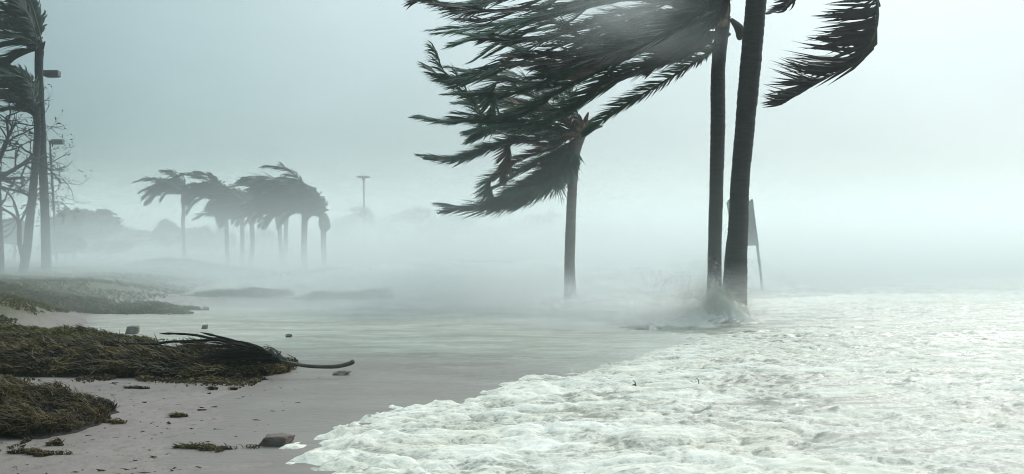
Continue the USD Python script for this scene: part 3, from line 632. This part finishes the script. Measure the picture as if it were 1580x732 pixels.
part('base_plate', rounded_box(b + [0, 0, 0.12], (0.6, 0.6, 0.12), 0.03), 'lamp_metal', lp)
ang = np.linspace(0, 2 * np.pi, 33)[:-1]
disc = trimesh.creation.revolve(np.array([[0, -0.10], [0.25, -0.12], [0.75, -0.02], [0.88, 0.06], [0.84, 0.13], [0.45, 0.2], [0, 0.22]]), sections=28)
part('lamp_disc', (np.array(disc.vertices) + t, np.array(disc.faces)), 'lamp_metal', lp, smooth=35)
neck = trimesh.creation.revolve(np.array([[0, -0.5], [0.14, -0.5], [0.2, -0.12], [0, -0.1]]), sections=16)
part('neck', (np.array(neck.vertices) + t, np.array(neck.faces)), 'lamp_metal', lp, smooth=35)

Ys = 44.0
sg = thing('sign_board', (gx(1160, Ys), Ys, 0), 'plain grey sign board on leaning posts behind the black trunk', 'sign')
A, B_, C_, D_ = at(1121, 312, Ys), at(1161, 310, Ys - 0.3), at(1171, 379, Ys - 0.3), at(1131, 380, Ys)
nrm = unit(np.cross(B_ - A, D_ - A)) * 0.025
v = np.array([A - nrm, B_ - nrm, C_ - nrm, D_ - nrm, A + nrm, B_ + nrm, C_ + nrm, D_ + nrm])
f = np.array([[0, 1, 2, 3], [7, 6, 5, 4], [0, 4, 5, 1], [1, 5, 6, 2], [2, 6, 7, 3], [3, 7, 4, 0]])
part('panel', join([(v, f)]), 'sign_metal', sg)
off = unit(np.cross(B_ - A, D_ - A)) * 0.075
if off[1] < 0: off = -off
for top, bot in ((at(1159.5, 308, Ys - 0.3), at(1178, 460, Ys)), (at(1124, 309, Ys), at(1143, 462, Ys + 0.3))):
    part('post', tube([top + off, bot + off], [0.05, 0.06], 8), 'lamp_metal', sg, smooth=40)
for k in (0.15, 0.85):
    p0, p1 = A + (D_ - A) * k + off * 0.45, B_ + (C_ - B_) * k + off * 0.45
    part('rail', tube([p0, p1], 0.02, 6), 'lamp_metal', sg)

# ------------------------------------------------------------------ far trees and house
def far_tree(px, base_py, top_py, w_px, Y, label, seed, group=None, dens=1.0, flat=0.75):
    r = np.random.default_rng(seed)
    b = at(px, base_py, Y); b[2] = float(ground_z(b[0], b[1]))
    top = at(px, top_py, Y)[2]; W = w_px / FPX * Y / 2; H = top - b[2]
    t = thing('tree', tuple(b), label, 'tree', group)
    fork = b + [0.1 * H * r.normal() * 0.3, 0, H * 0.35]
    part('trunk', tube(spline([b, b * .5 + fork * .5 + [0.1, 0, 0], fork], 8), np.linspace(0.035 * H, 0.022 * H, 8), 7, rough=0.1), 'grey_bark', t, smooth=True)
    cl, limbs = [], []
    for i in range(int(9 + 2 * dens)):
        a = r.uniform(0, 2 * math.pi); rr = math.sqrt(r.random())
        c = b + [W * rr * math.cos(a) * 0.85 - 0.05 * H, W * rr * math.sin(a) * 0.6, H * r.uniform(0.42, 0.88 - 0.25 * rr)]
        limbs.append(tube(spline([fork, (fork + c) / 2 + [0, 0, 0.05 * H], c], 6), np.linspace(0.016 * H, 0.004 * H, 6), 4, caps=False))
        s = np.array([W * 0.42, W * 0.4, H * 0.17]) * r.uniform(0.7, 1.25)
        m = int(300 * dens)
        q = r.normal(0, 1, (m, 3)); q = q / np.linalg.norm(q, axis=1, keepdims=True) * r.uniform(0.35, 1.08, (m, 1)) ** 0.6
        cl.append(c + q * s + WIND * r.exponential(0.16, (m, 1)) * s[0])
    part('limb', join(limbs), 'grey_bark', t)
    c = np.vstack(cl); m = len(c)
    sz = 0.045 * H * r.uniform(0.5, 1.3, (m, 1)) + 0.06
    u = unit(r.normal(0, 1, (m, 3)) + WIND * 0.8); w = unit(np.cross(u, r.normal(0, 1, (m, 3)))) * sz * 0.45; u = u * sz
    V = np.stack([c - u, c + w, c + u, c - w], 1).reshape(-1, 3)
    F = np.arange(m)[:, None] * 4 + np.arange(4)[None]
    part('crown', join([(V, F)]), 'far_leaf', t, kind='stuff')
trees = [(150, 412, 308, 84, 105, 'broad dark tree at the middle of the hazy clump right of the edge palms'), (112, 416, 318, 62, 98, 'rounded tree at the left of the hazy clump beside the lamp pole'), (196, 408, 338, 70, 115, 'lower tree at the right end of the hazy clump left of the cluster'),
         (100, 420, 352, 60, 88, 'low dark shrub tree at the foot of the hazy clump'), (20, 420, 330, 70, 95, 'shadowy tree behind the bare branches at the left edge'), (165, 414, 366, 80, 100, 'low bushy tree in front of the hazy clump'),
         (262, 408, 334, 48, 112, 'bushy tree behind the lone left palm of the cluster'), (308, 406, 336, 46, 118, 'thin bushy tree behind the gap in the palm cluster'), (345, 404, 348, 44, 120, 'low tree seen between the trunks at the left of the cluster'),
         (526, 404, 336, 46, 150, 'rounded far tree just left of the round-topped lamp'), (415, 404, 350, 70, 125, 'low wide tree seen behind the trunks of the palm cluster'),
         (650, 402, 314, 110, 170, 'wide pale tree behind the far house'), (700, 400, 322, 90, 165, 'faint tree under the tips of the lowest palm fronds'), (762, 400, 332, 90, 170, 'faint low tree left of the grey trunk of the single palm'),
         (835, 400, 326, 80, 175, 'faint tree just left of the single palm trunk'), (615, 401, 345, 60, 160, 'small faint tree in front of the house wall'), (862, 400, 312, 36, 180, 'narrow faint tree against the single palm trunk'), (920, 400, 330, 56, 185, 'last faint tree right of the single palm trunk')]
for i, (px, bpy, tpy, w, Y, lab) in enumerate(trees):
    far_tree(px, bpy, tpy, w, Y, lab, 200 + i, 'trees fading in the mist')
Yh = 150.0
hb_ = at(618, 402, Yh); hz = float(ground_z(hb_[0], hb_[1]))
hs = thing('house', (hb_[0], hb_[1], hz), 'small pale house with a hipped white roof, nearly lost in the mist', 'house')
hx, hy, zz = hb_[0], hb_[1], hz - 0.2
part('wall', box((hx, hy, zz + 1.7), (5.2, 5.5, 3.4)), 'house_wall', hs)
rv = np.array([[-3.2, -3.4, 3.4], [3.2, -3.4, 3.4], [3.2, 3.4, 3.4], [-3.2, 3.4, 3.4], [-1.0, 0, 5.9], [1.0, 0, 5.9]]) + [hx, hy, zz]
part('roof', join([(rv[[0, 1, 5, 4]], [[0, 1, 2, 3]]), (rv[[2, 3, 4, 5]], [[0, 1, 2, 3]]), (rv[[1, 2, 5]], np.array([[0, 1, 2]])), (rv[[3, 0, 4]], np.array([[0, 1, 2]])), (rv[[3, 2, 1, 0]], [[0, 1, 2, 3]])]), 'house_roof', hs)
for k in (-1.4, 1.4):
    w_ = part('window', box((hx + k, hy - 2.77, zz + 2.0), (0.9, 0.08, 1.1)), 'house_roof', hs)
    part('pane', box((hx + k, hy - 2.815, zz + 2.0), (0.75, 0.03, 0.95)), 'window_glass', w_)
part('door', box((hx, hy - 2.77, zz + 1.25), (0.9, 0.08, 2.1)), 'house_roof', hs)

# ------------------------------------------------------------------ mounds of grass and weed
def blades(c, L, rng, lean=1.0, w=0.012, seg=2, dirn=None):
    """Grass blades rooted at c, combed over by the wind."""
    m = len(c)
    d0 = unit(np.stack([rng.normal(0, 0.5, m), rng.normal(0, 0.5, m), np.ones(m)], 1))
    Wd = unit((WIND if dirn is None else np.asarray(dirn, float)) + rng.normal(0, 0.35, (m, 3)) + [0, 0, -0.25])
    L = np.asarray(L).reshape(-1, 1)
    side = unit(np.cross(d0, rng.normal(0, 1, (m, 3)))) * w * rng.uniform(0.6, 1.4, (m, 1))
    p1 = c + d0 * L * 0.45; d1 = unit(d0 * (1 - 0.6 * lean) + Wd * lean)
    p2 = p1 + d1 * L * 0.4; d2 = unit(d1 * 0.5 + Wd + [0, 0, -0.2 * lean])
    p3 = p2 + d2 * L * 0.3
    V = np.stack([c - side, c + side, p1 - side * 0.9, p1 + side * 0.9, p2 - side * 0.6, p2 + side * 0.6, p3], 1).reshape(-1, 3)
    k = np.arange(m)[:, None, None] * 7
    F = (k + np.array([[0, 1, 3], [0, 3, 2], [2, 3, 5], [2, 5, 4], [4, 5, 6]])[None]).reshape(-1, 3)
    return V, F

def mound(name, label, cat, x0, x1, prof, y0, y1, seed, nb, blen, bodymat, leafmat, dx=0.05, rough=0.26, w=0.012, lean=1.0, group=None):
    """A heap between x0 and x1: prof gives its height along x; blades cover it."""
    r = np.random.default_rng(seed)
    xs = np.linspace(x0, x1, max(12, int((x1 - x0) / dx))); ys = np.linspace(y0, y1, max(10, int((y1 - y0) / dx)))
    def hf(x, y):
        u = (x - x0) / (x1 - x0); H = np.interp(u, np.linspace(0, 1, len(prof)), prof)
        p = np.stack([x, y, 0 * x], -1)
        s = (y - y0) / (y1 - y0) + 0.22 * (fbm(p * 1.3, 3, seed) - 0.5)
        s = np.clip(s, 0, 1)
        shape = np.clip(1 - np.abs(2 * s - 1) ** 2.6, 0, 1) ** 0.6 * np.clip(np.minimum(u, 1 - u) * (14 if y0 < 15 else 6), 0, 1) ** 0.7
        hh = H * shape * (0.72 + 0.56 * fbm(p * 1.1 + 5, 3, seed + 1)) + rough * shape * (fbm(p * 4.0, 3, seed + 2) - 0.5)
        return ground_z(x, y) + hh - 0.05
    t = thing(name, ((x0 + x1) / 2, (y0 + y1) / 2, 0), label, cat, group)
    part('heap', grid(xs, ys, hf), bodymat, t, smooth=True)
    bx = r.uniform(x0, x1, nb * 3); by_ = r.uniform(y0, y1, nb * 3)
    z = hf(bx, by_); ok = z > ground_z(bx, by_) + 0.02
    c = np.stack([bx, by_, z - 0.02], 1)[ok][:nb]
    fx = r.uniform(x0, x1 - 0.3, nb); fy = np.where(r.random(nb) < 0.8, y0 + (y1 - y0) * 0.12 - np.abs(r.normal(0, 0.3, nb)), r.uniform(y0, y1, nb))
    fz = ground_z(fx, fy); fo = (np.maximum(hf(np.clip(fx, x0, x1), np.clip(fy, y0, y1)), -9) < fz + 0.02) & (noise(np.stack([fx, fy, 0 * fx], 1) * 2.5, seed + 8) > 0.5)
    core = len(c); c = np.vstack([c, np.stack([fx, fy, np.maximum(fz, 0.004)], 1)[fo][:nb // 14]])
    clump = noise(c * [2.2, 2.2, 0], seed + 5)
    Lb = blen * (0.35 + 1.1 * clump) * r.uniform(0.6, 1.3, len(c))
    Lb[core:] *= 0.35
    part('grass_blades', blades(c, Lb, r, lean, w), leafmat, t, kind='stuff')
    return hf

near_h = mound('weed_heap', 'long dark heap of washed-up weed and grass under the fallen frond', 'weed heap', -9.6, -3.1, [0.40, 0.40, 0.42, 0.42, 0.38, 0.31, 0.26, 0.27, 0.28, 0.27, 0.23, 0.14, 0.05], 14.9, 17.4, 71, 36000, 0.24, 'wrack', 'wrack_leaf', dx=0.045)
mound('weed_heap', 'dark shaggy heap of weed in the bottom left corner', 'weed heap', -7.4, -4.15, [0.42, 0.44, 0.44, 0.42, 0.36, 0.24, 0.10], 10.3, 12.2, 72, 22000, 0.22, 'wrack', 'wrack_leaf', dx=0.04, w=0.006)
mound('grass_mound', 'olive grassy mound rising behind the dark weed heap at the left', 'grass mound', -13.0, -6.2, [0.36, 0.38, 0.40, 0.40, 0.36, 0.30, 0.2, 0.1], 17.4, 22.0, 73, 26000, 0.15, 'wrack', 'dune_grass_leaf', dx=0.07, w=0.012)
mound('grass_mound', 'low grey-green mound along the far side of the wash, left of the spit', 'grass mound', -21, -8.6, [0.26, 0.26, 0.26, 0.25, 0.24, 0.22, 0.18, 0.1], 30.5, 34.5, 74, 11000, 0.2, 'wrack', 'dune_grass_leaf', dx=0.14, w=0.02)
mound('grass_mound', 'flat misty mound between the far bank and the dark spit', 'grass mound', -12.2, -8.2, [0.06, 0.14, 0.22, 0.16, 0.24, 0.18, 0.15, 0.05], 40.5, 44, 75, 5000, 0.18, 'wrack', 'dune_grass_leaf', dx=0.12, w=0.02)
mound('weed_heap', 'long dark spit of weed lying in the misty wash below the palm cluster', 'weed heap', -8.0, -4.2, [0.04, 0.10, 0.22, 0.12, 0.17, 0.24, 0.40, 0.34, 0.06], 39.5, 42.5, 76, 6000, 0.15, 'wrack', 'wrack_leaf', dx=0.09, w=0.018)
mound('grass_mound', 'pale far mound at the foot of the palm cluster', 'grass mound', -24, -13.2, [0.3, 0.45, 0.5, 0.48, 0.6, 0.5, 0.55, 0.42, 0.35, 0.2], 66, 70, 77, 7000, 0.3, 'wrack', 'dune_grass_leaf', dx=0.2, w=0.03)

rng = np.random.default_rng(79)
n = 46000
gy = 23 + 60 * rng.random(n) ** 1.5; gxx = rng.uniform(-0.62, -0.10, n) * gy
edge = np.interp(gy, [21, 26, 30, 34, 40, 50, 66, 80], [-9.5, -10.0, -11.0, -11.5, -11.0, -13, -15.5, -20])
pz = np.stack([gxx, gy, 0 * gy], 1)
ok = (gxx < edge - 1.0) & (fbm(pz * 0.35, 3, 80) > 0.36)
c = pz[ok]; c[:, 2] = ground_z(c[:, 0], c[:, 1]) - 0.02
part('dune_grass', blades(c, 0.25 * rng.uniform(0.5, 1.3, len(c)), rng, 1.0, 0.02), 'dune_grass_leaf', kind='stuff', label='thin wind-combed grass on the misty dune', cat='grass')

# ------------------------------------------------------------------ fallen frond on the heap
Yn = 15.4
ff = thing('fallen_frond', (gx(430, Yn), Yn, 0.1), 'broken palm frond lying on the weed heap, bare stalk pointing to the sea', 'palm frond')
S = [at(546, 556, Yn), at(540, 561, Yn), at(515, 566, Yn), at(475, 565, Yn), at(440, 559, Yn), at(410, 552, Yn + .1), at(375, 540, Yn + .2), at(340, 530, Yn + .4)]
part('stalk', tube(spline(S, 40), np.interp(np.linspace(0, 1, 40), [0, .04, .3, .7, 1], [0.012, 0.034, 0.028, 0.022, 0.014]), 8, rough=0.1), 'stalk', ff, smooth=True)
prongs = [[(436, 556), (400, 540), (365, 527), (335, 519), (309, 513)], [(400, 545), (372, 532), (350, 524), (330, 521)], [(352, 527), (325, 522), (300, 517), (270, 515), (246, 515)], [(380, 538), (350, 527), (320, 525), (270, 527), (243, 531)],
          [(300, 528), (265, 527), (235, 531), (218, 526), (206, 522)], [(245, 531), (215, 530), (182, 531)], [(432, 556), (415, 545), (396, 534), (370, 527)], [(425, 556), (390, 548), (350, 543), (310, 540)], [(430, 558), (400, 556), (360, 552), (330, 556)],
          [(420, 553), (385, 540), (340, 534), (290, 533)]]
rng = np.random.default_rng(81)
for q in prongs:
    P = spline([at(x, y, Yn + 0.05 + 0.9 * i / len(q) + rng.normal(0, .03)) for i, (x, y) in enumerate(q)], 14)
    v, f = tube(P, np.array([0.7, 0.9, 1, 1, 1, 1, .95, .9, .85, .8, .7, 1, .7, .2]) * 0.02, 5, rough=0.15)
    part('leaflet', (v, f), 'wrack', ff, smooth=True)
ps = []
for k in range(70):
    x0, y0 = rng.uniform(385, 440), rng.uniform(540, 562); x0 = min(x0, 380 + (y0 - 525) * 1.7)
    x1, y1 = x0 - rng.uniform(30, 120), y0 + rng.uniform(-18, 16); y1 = max(y1, 526)
    a, b = at(x0, y0, Yn - .05), at(x1, y1, Yn + rng.uniform(-.15, .3))
    m_ = (a + b) / 2 + [0, 0, rng.uniform(0.0, 0.07)]
    ps.append(tube(spline([a, m_, b], 7), np.linspace(0.012, 0.004, 7), 4, caps=False))
part('fibres', join(ps), 'wrack', ff, kind='stuff')
ps = []
for k in range(16):
    a = at(rng.uniform(428, 446), rng.uniform(553, 560), Yn - .03); b = at(rng.uniform(392, 415), rng.uniform(532, 556), Yn)
    ps.append(tube(spline([a, (a + b) / 2 + [0.03, 0, rng.uniform(0.02, 0.09)], b], 8), 0.006, 4, caps=False))
part('loose_strands', join(ps), 'grey_bark', ff, kind='stuff')

# ------------------------------------------------------------------ stones, driftwood, small wrack
def rock(px, py, wpx, hpx, label, seed, name='stone', matname='stone', cat='stone', depth=0.8, angular=True, group=None):
    r = np.random.default_rng(seed)
    Y = (EYE) / max((py - 385) / FPX, 1e-4); p = at(px, py, Y)
    gz = float(ground_z(p[0], Y)); gz = max(gz, 0.0)
    w, h = wpx / FPX * Y, hpx / FPX * Y
    pts = r.normal(0, 1, (26, 3)); pts = pts / np.linalg.norm(pts, axis=1, keepdims=True)
    if angular: pts = np.sign(pts) * np.abs(pts) ** 0.55
    pts = pts / np.abs(pts).max(0)
    hull = trimesh.convex.convex_hull(pts)
    m = hull.subdivide().subdivide().subdivide()
    v = np.array(m.vertices)
    trimesh.smoothing.filter_taubin(m, iterations=4); v = np.array(m.vertices)
    v = v * (1 + 0.22 * (fbm(v * 1.8 + seed, 4, seed) - 0.5)[:, None])
    v = v * [w / 2, w / 2 * depth, h * 0.62]; v[:, 0] += 0.25 * h * v[:, 2] / max(h, 1e-6)
    v = v + [p[0], Y + w / 2 * depth, gz + h * 0.38]
    t = part(name, (v, np.array(m.faces)), matname, smooth=True, label=label, cat=cat, group=group)
rock(422, 690, 54, 17, 'biggest reddish brown stone, lying at the edge of the surf', 91)
rock(202, 516, 20, 13, 'pale upright stone in the misty wash behind the weed heap', 92, matname='pale_stone')
rock(444, 521, 12, 6, 'little grey stone alone in the wash above the fallen stalk', 93, matname='pale_stone', angular=False)
rock(315, 508, 9, 7, 'tiny pale stone in the wash behind the frond prongs', 94, matname='pale_stone')
rock(527, 580, 32, 8, 'flat brown lump right under the tip of the fallen stalk', 95, matname='pale_stone', angular=False)

def clump(px, py, wpx, hpx, label, seed, n=380, blen=0.07):
    """A low tangle of weed on the sand."""
    r = np.random.default_rng(seed)
    Y = EYE / ((py - 385) / FPX); p = at(px, py, Y)
    w, h = wpx / FPX * Y, hpx / FPX * Y
    t = thing('wrack_clump', (p[0], Y, 0), label, 'weed clump')
    ps, q = [], []
    for k in range(int(9 + wpx / 4)):
        u = r.normal(0, 0.27)
        a = np.array([p[0] + u * w, Y + r.normal(0, 0.09) * w + 0.12 * w * math.sin(u * 7 + seed), 0]); a[2] = max(float(ground_z(a[0], a[1])), 0.004)
        s = trimesh.creation.icosphere(2, 1.0); v = np.array(s.vertices)
        c = math.exp(-5 * u * u) * r.uniform(0.3, 1.0)
        v = v * (1 + 1.2 * (fbm(v * 2.4 + k, 3, seed + k) - 0.5)[:, None]) * [w * r.uniform(.03, .13), w * r.uniform(.03, .08), h * 0.5 * c]
        ps.append((v + a, np.array(s.faces))); q.append(v[r.integers(0, len(v), n // 14)] * r.uniform(0.9, 1.5, (n // 14, 1)) + a)
    part('weed', join(ps), 'loose_weed', t, smooth=True, kind='stuff')
    q = np.vstack(q); q = q[q[:, 2] > 0]
    part('strands', blades(q, blen * r.uniform(0.4, 1.2, len(q)), r, 1.0, 0.005), 'wrack_leaf', t, kind='stuff')
clump(150, 655, 70, 9, 'brown weed trailing from the foot of the corner heap', 101)
clump(88, 690, 22, 9, 'small weed lump in front of the corner heap', 102)
clump(48, 705, 76, 5, 'thin dark streak of weed nearest the bottom left corner', 103)
clump(318, 693, 84, 7, 'long low weed streak just left of the biggest stone', 104)
clump(276, 645, 20, 4, 'lone little weed scrap in the middle of the grey sand', 105, 300)
clump(138, 621, 10, 4, 'upper of two weed dots above the trailing brown weed', 106, 200)
clump(136, 636, 10, 4, 'lower of two weed dots above the trailing brown weed', 107, 200)
clump(328, 603, 8, 5, 'tiny dark weed tuft below the weed heap', 108, 200)
clump(212, 604, 24, 2, 'flat weed scrap below the middle of the weed heap', 109, 200)
clump(362, 602, 9, 3, 'weed dot right of the tiny tuft under the heap', 110, 200)

rng = np.random.default_rng(111)
m = 900
yy = 8.6 + 14 * rng.random(m) ** 1.4; xx = rng.uniform(-0.5, -0.05, m) * yy
ok = (xx < dry_edge(yy) + 0.4)
tri = []
for x, y in zip(xx[ok], yy[ok]):
    s = rng.exponential(0.005) + 0.003
    v = rng.normal(0, 1, (6, 3)) * [s * 2.0, s, s * 0.5] + [x, y, max(float(ground_z(x, y)), 0.002) + s * 0.3]
    tri.append((v, np.array([[0, 1, 2], [3, 4, 5], [0, 3, 4], [1, 2, 5]])))
part('wrack_bits', join(tri), 'wrack_leaf', kind='stuff', label='crumbs of weed strewn over the grey sand', cat='wrack')

def stick(px, py, Y, h, label, seed):
    r = np.random.default_rng(seed); p = at(px, py, Y); p[2] = 0.12
    s = thing('driftwood_stick', tuple(p), label, 'stick')
    part('shaft', tube(spline([p + [0, 0, -0.2], p + [0.01, 0, h * .5], p + [-0.02, 0, h]], 7), np.linspace(0.008, 0.004, 7), 6, rough=0.2), 'driftwood', s, smooth=True)
    part('stub', tube(spline([p + [-.04, 0, 0.0], p + [0, 0, 0.012], p + [.035, .02, 0.0]], 7), [.002, .005, .008, .009, .007, .005, .002], 6, rough=0.3), 'driftwood', s, smooth=True)
stick(1077, 606, 13.6, 0.09, 'dark stick poking out of the foam, centre right', 121)
stick(979, 606, 13.6, 0.06, 'smaller stick in the foam left of the other one', 122)

# ------------------------------------------------------------------ wave breaking on the pair of palms
rng = np.random.default_rng(131)
sp = thing('splash', (gx(1122, 26.4), 26.4, 0.2), 'wave breaking in tangled strands against the feet of the two dark palms', 'splash')
ps = []
for k in range(160):
    x0, y0 = rng.uniform(1082, 1152), rng.uniform(470, 515)
    Y = rng.uniform(25.9, 26.7)
    a = at(x0, y0, Y)
    cx = 1116 + rng.normal(0, 17); lift = rng.uniform(0.0, 1.0)
    top = np.interp(cx, [1070, 1090, 1104, 1120, 1140, 1156], [492, 440, 420, 434, 458, 496])
    b = at(cx, top + (515 - top) * (1 - lift) * 0.9, Y + rng.normal(0, .12))
    P = [a, a * .6 + b * .4 + rng.normal(0, .09, 3), a * .25 + b * .75 + rng.normal(0, .08, 3), b + rng.normal(0, .06, 3), b + rng.normal(0, .09, 3) + [-.05, 0, -.06], b + rng.normal(0, .13, 3) + [-.1, 0, -.14]]
    ps.append(tube(spline(P, 16), np.interp(np.linspace(0, 1, 16), [0, .5, 1], [1, .7, .15]) * rng.uniform(0.002, 0.0055), 4, caps=False))
part('water_strands', join(ps), 'splash_water', sp, smooth=True, kind='stuff')
ps = []
ico = trimesh.creation.icosahedron(); iv, if_ = np.array(ico.vertices), np.array(ico.faces)
for k in range(1200):
    # each jet is thrown up from the foot of the trunks and carried off downwind
    x0 = np.clip(1120 + rng.normal(0, 20), 1080, 1156)
    p0 = at(x0, 500, 26.1 + rng.normal(0, .2)); p0[2] = 0.35
    vel = np.array([rng.normal(-0.9, 0.9), rng.normal(-0.2, 0.4), abs(rng.normal(0, 1.0)) * 1.7 * math.exp(-((x0 - 1116) / 34) ** 2) + 0.4])
    for tt in rng.uniform(0.02, 0.75, 16):
        a = p0 + vel * tt + [-0.9 * tt * tt, 0, -3.2 * tt * tt] + rng.normal(0, 0.03 + 0.10 * tt, 3)
        if a[2] < 0.2: continue
        ps.append((iv * min(0.003 + rng.exponential(0.0035), 0.011) + a, if_))
part('droplets', join(ps), 'splash_water', sp, smooth=True, kind='stuff')
ct = thing('coir_tangle', (gx(1110, 25.9), 25.9, 0.3), 'reddish tangle of torn palm fibre tumbling in the splash', 'palm fibre')
ps = []
for k in range(150):
    a = at(1090 + rng.normal(0, 16), 522 + rng.normal(0, 4), 25.2); b = at(1122 + rng.normal(0, 13), 506 + rng.normal(0, 7), 25.4)
    ps.append(tube(spline([a, (a + b) / 2 + rng.normal(0, .07, 3), b], 9), 0.006, 4, caps=False))
part('fibres', join(ps), 'coir', ct, kind='stuff')

# ------------------------------------------------------------------ air
hb = trimesh.creation.box([3060, 1640, 16.5])
hv = np.array(hb.vertices) + [0, 700, 5.75]
part('haze', (hv, np.array(hb.faces)), 'haze', kind='stuff')

# spray torn off the sea: dense along the ground, gone at eight metres
mat('spindrift', {'g': ('geometry', {}), 'm': ('mapping', {'scale': (0.03, 0.06, 0.22)}), 'n': ('noise_texture', {'scale': 1.0, 'detail': 2, 'roughness': 0.5}),
    'nr': ('map_range', {'from_min': 0.30, 'from_max': 0.70, 'to_min': 0.15, 'to_max': 1.9, 'clamp': True}),
    's': ('separate_xyz', {}), 'z': ('map_range', {'from_min': 0.0, 'from_max': 10.0, 'to_min': 1.0, 'to_max': 0.0, 'clamp': True}),
    'z2': ('math', {'math_type': 'power', 'value2': 5.2}), 'y': ('map_range', {'range_type': 'smoothstep', 'from_min': 19.0, 'from_max': 51.0, 'to_min': 0.0, 'to_max': 1.0}),
    'x': ('map_range', {'range_type': 'smoothstep', 'from_min': -34.0, 'from_max': 2.0, 'to_min': 0.28, 'to_max': 1.0}), 'xm': ('math', {'math_type': 'multiply'}), 'a': ('math', {'math_type': 'multiply'}), 'b': ('math', {'math_type': 'multiply'}), 'd': ('math', {'math_type': 'multiply', 'value2': 0.185}),
    'v': ('principled_volume', {'color': (0.92, 0.99, 0.975), 'anisotropy': 0.5})},
    [('g.position', 'm.vector'), ('m.vector', 'n.vector'), ('n.fac', 'nr.value'), ('g.position', 's.vector'), ('s.z', 'z.value'), ('z.result', 'z2.value1'), ('s.y', 'y.value'),
     ('nr.result', 'a.value1'), ('z2.value', 'a.value2'), ('a.value', 'b.value1'), ('s.x', 'x.value'), ('x.result', 'xm.value1'), ('y.result', 'xm.value2'), ('xm.value', 'b.value2'), ('b.value', 'd.value1'), ('d.value', 'v.density')], volume='v.volume')
sb = trimesh.creation.box([620, 488, 12.6])
part('spindrift', (np.array(sb.vertices) + [30, 257, 5.7], np.array(sb.faces)), 'spindrift', kind='stuff')

# thicker air further along the shore, where the far trees fade
mat('fog_bank', {'g': ('geometry', {}), 's': ('separate_xyz', {}), 'z': ('map_range', {'from_min': 0.0, 'from_max': 12.0, 'to_min': 1.0, 'to_max': 0.0, 'clamp': True}),
    'y': ('map_range', {'range_type': 'smoothstep', 'from_min': 78.0, 'from_max': 116.0, 'to_min': 0.0, 'to_max': 0.026}), 'm': ('math', {'math_type': 'multiply'}),
    'v': ('principled_volume', {'color': (0.91, 0.99, 0.975), 'anisotropy': 0.5})},
    [('g.position', 's.vector'), ('s.z', 'z.value'), ('s.y', 'y.value'), ('z.result', 'm.value1'), ('y.result', 'm.value2'), ('m.value', 'v.density')], volume='v.volume')
fb = trimesh.creation.box([700, 426, 12.8])
part('fog_bank', (np.array(fb.vertices) + [20, 291, 5.6], np.array(fb.faces)), 'fog_bank', kind='stuff')

def puff(name, c, s, density, scale, label, color=(0.93, 0.99, 0.975), lo=0.3, hi=0.62, tilt=0.0, seed=0):
    """A lump of airborne spray, thinning out towards its own edge."""
    m = trimesh.creation.icosphere(3, 1.0); v = np.array(m.vertices)
    R = np.array([[math.cos(tilt), 0, -math.sin(tilt)], [0, 1, 0], [math.sin(tilt), 0, math.cos(tilt)]])
    s = np.asarray(s, float)
    path = numbered('/World/' + name)
    x = UsdGeom.Xform.Define(stage, path); x.AddTranslateOp().Set(Gf.Vec3d(*map(float, c))); x.AddRotateYOp().Set(-math.degrees(tilt)); x.AddScaleOp().Set(Gf.Vec3f(*map(float, s)))
    tag(x, label, 'spray', kind='stuff')
    mat(path.split('/')[-1] + '_air', {'g': ('geometry', {}), 'm': ('mapping', {'scale': (scale * 0.6, scale, scale), 'location': (seed, 0, 0)}), 'n': ('noise_texture', {'scale': 1.0, 'detail': 4, 'roughness': 0.6}),
        'nr': ('map_range', {'from_min': lo, 'from_max': hi, 'to_min': 0.0, 'to_max': 1.0, 'clamp': True}), 'mt': ('mapping', {'mapping_type': 'texture', 'location': tuple(map(float, c)), 'rotation': (0.0, -tilt, 0.0), 'scale': tuple(map(float, s))}), 'len': ('vector_math', {'math_type': 'length'}),
        'fall': ('map_range', {'range_type': 'smoothstep', 'from_min': 1.0, 'from_max': 0.15, 'to_min': 0.0, 'to_max': density}), 'd': ('math', {'math_type': 'multiply'}), 'v': ('principled_volume', {'color': color, 'anisotropy': 0.4})},
        [('g.position', 'mt.vector'), ('mt.vector', 'len.vector1'), ('len.value', 'fall.value'), ('g.position', 'm.vector'), ('m.vector', 'n.vector'), ('n.fac', 'nr.value'), ('nr.result', 'd.value1'), ('fall.result', 'd.value2'), ('d.value', 'v.density')], volume='v.volume')
    msh = usdkit.mesh(stage, path + '/cloud', (v, np.array(m.faces)), MAT[path.split('/')[-1] + '_air'])

puff('spray_plume', at(1085, 490, 26.0), (2.4, 1.0, 1.4), 1.1, 1.7, 'white burst of spray drifting left from the two dark trunks', color=(0.98, 0.97, 0.92), tilt=0.2)
puff('spray_plume', at(980, 518, 25.0), (4.4, 1.9, 1.0), 0.75, 1.0, 'low trail of spray blowing over the foam edge left of the splash', seed=3)
puff('spray_plume', at(975, 35, 26.2), (2.9, 1.5, 1.4), 0.6, 0.9, 'added grey veil imitating a water drop on the lens, over the upper crown of the pair of palms', lo=0.3, hi=0.6, tilt=-0.1, seed=5)  # added volume imitating a lens droplet smear, no spray of the place
puff('spray_plume', at(740, 490, 31.0), (9.5, 6.5, 1.6), 0.42, 0.45, 'thin sheet of spray streaming across the wash in the middle', lo=0.3, hi=0.65, seed=9)
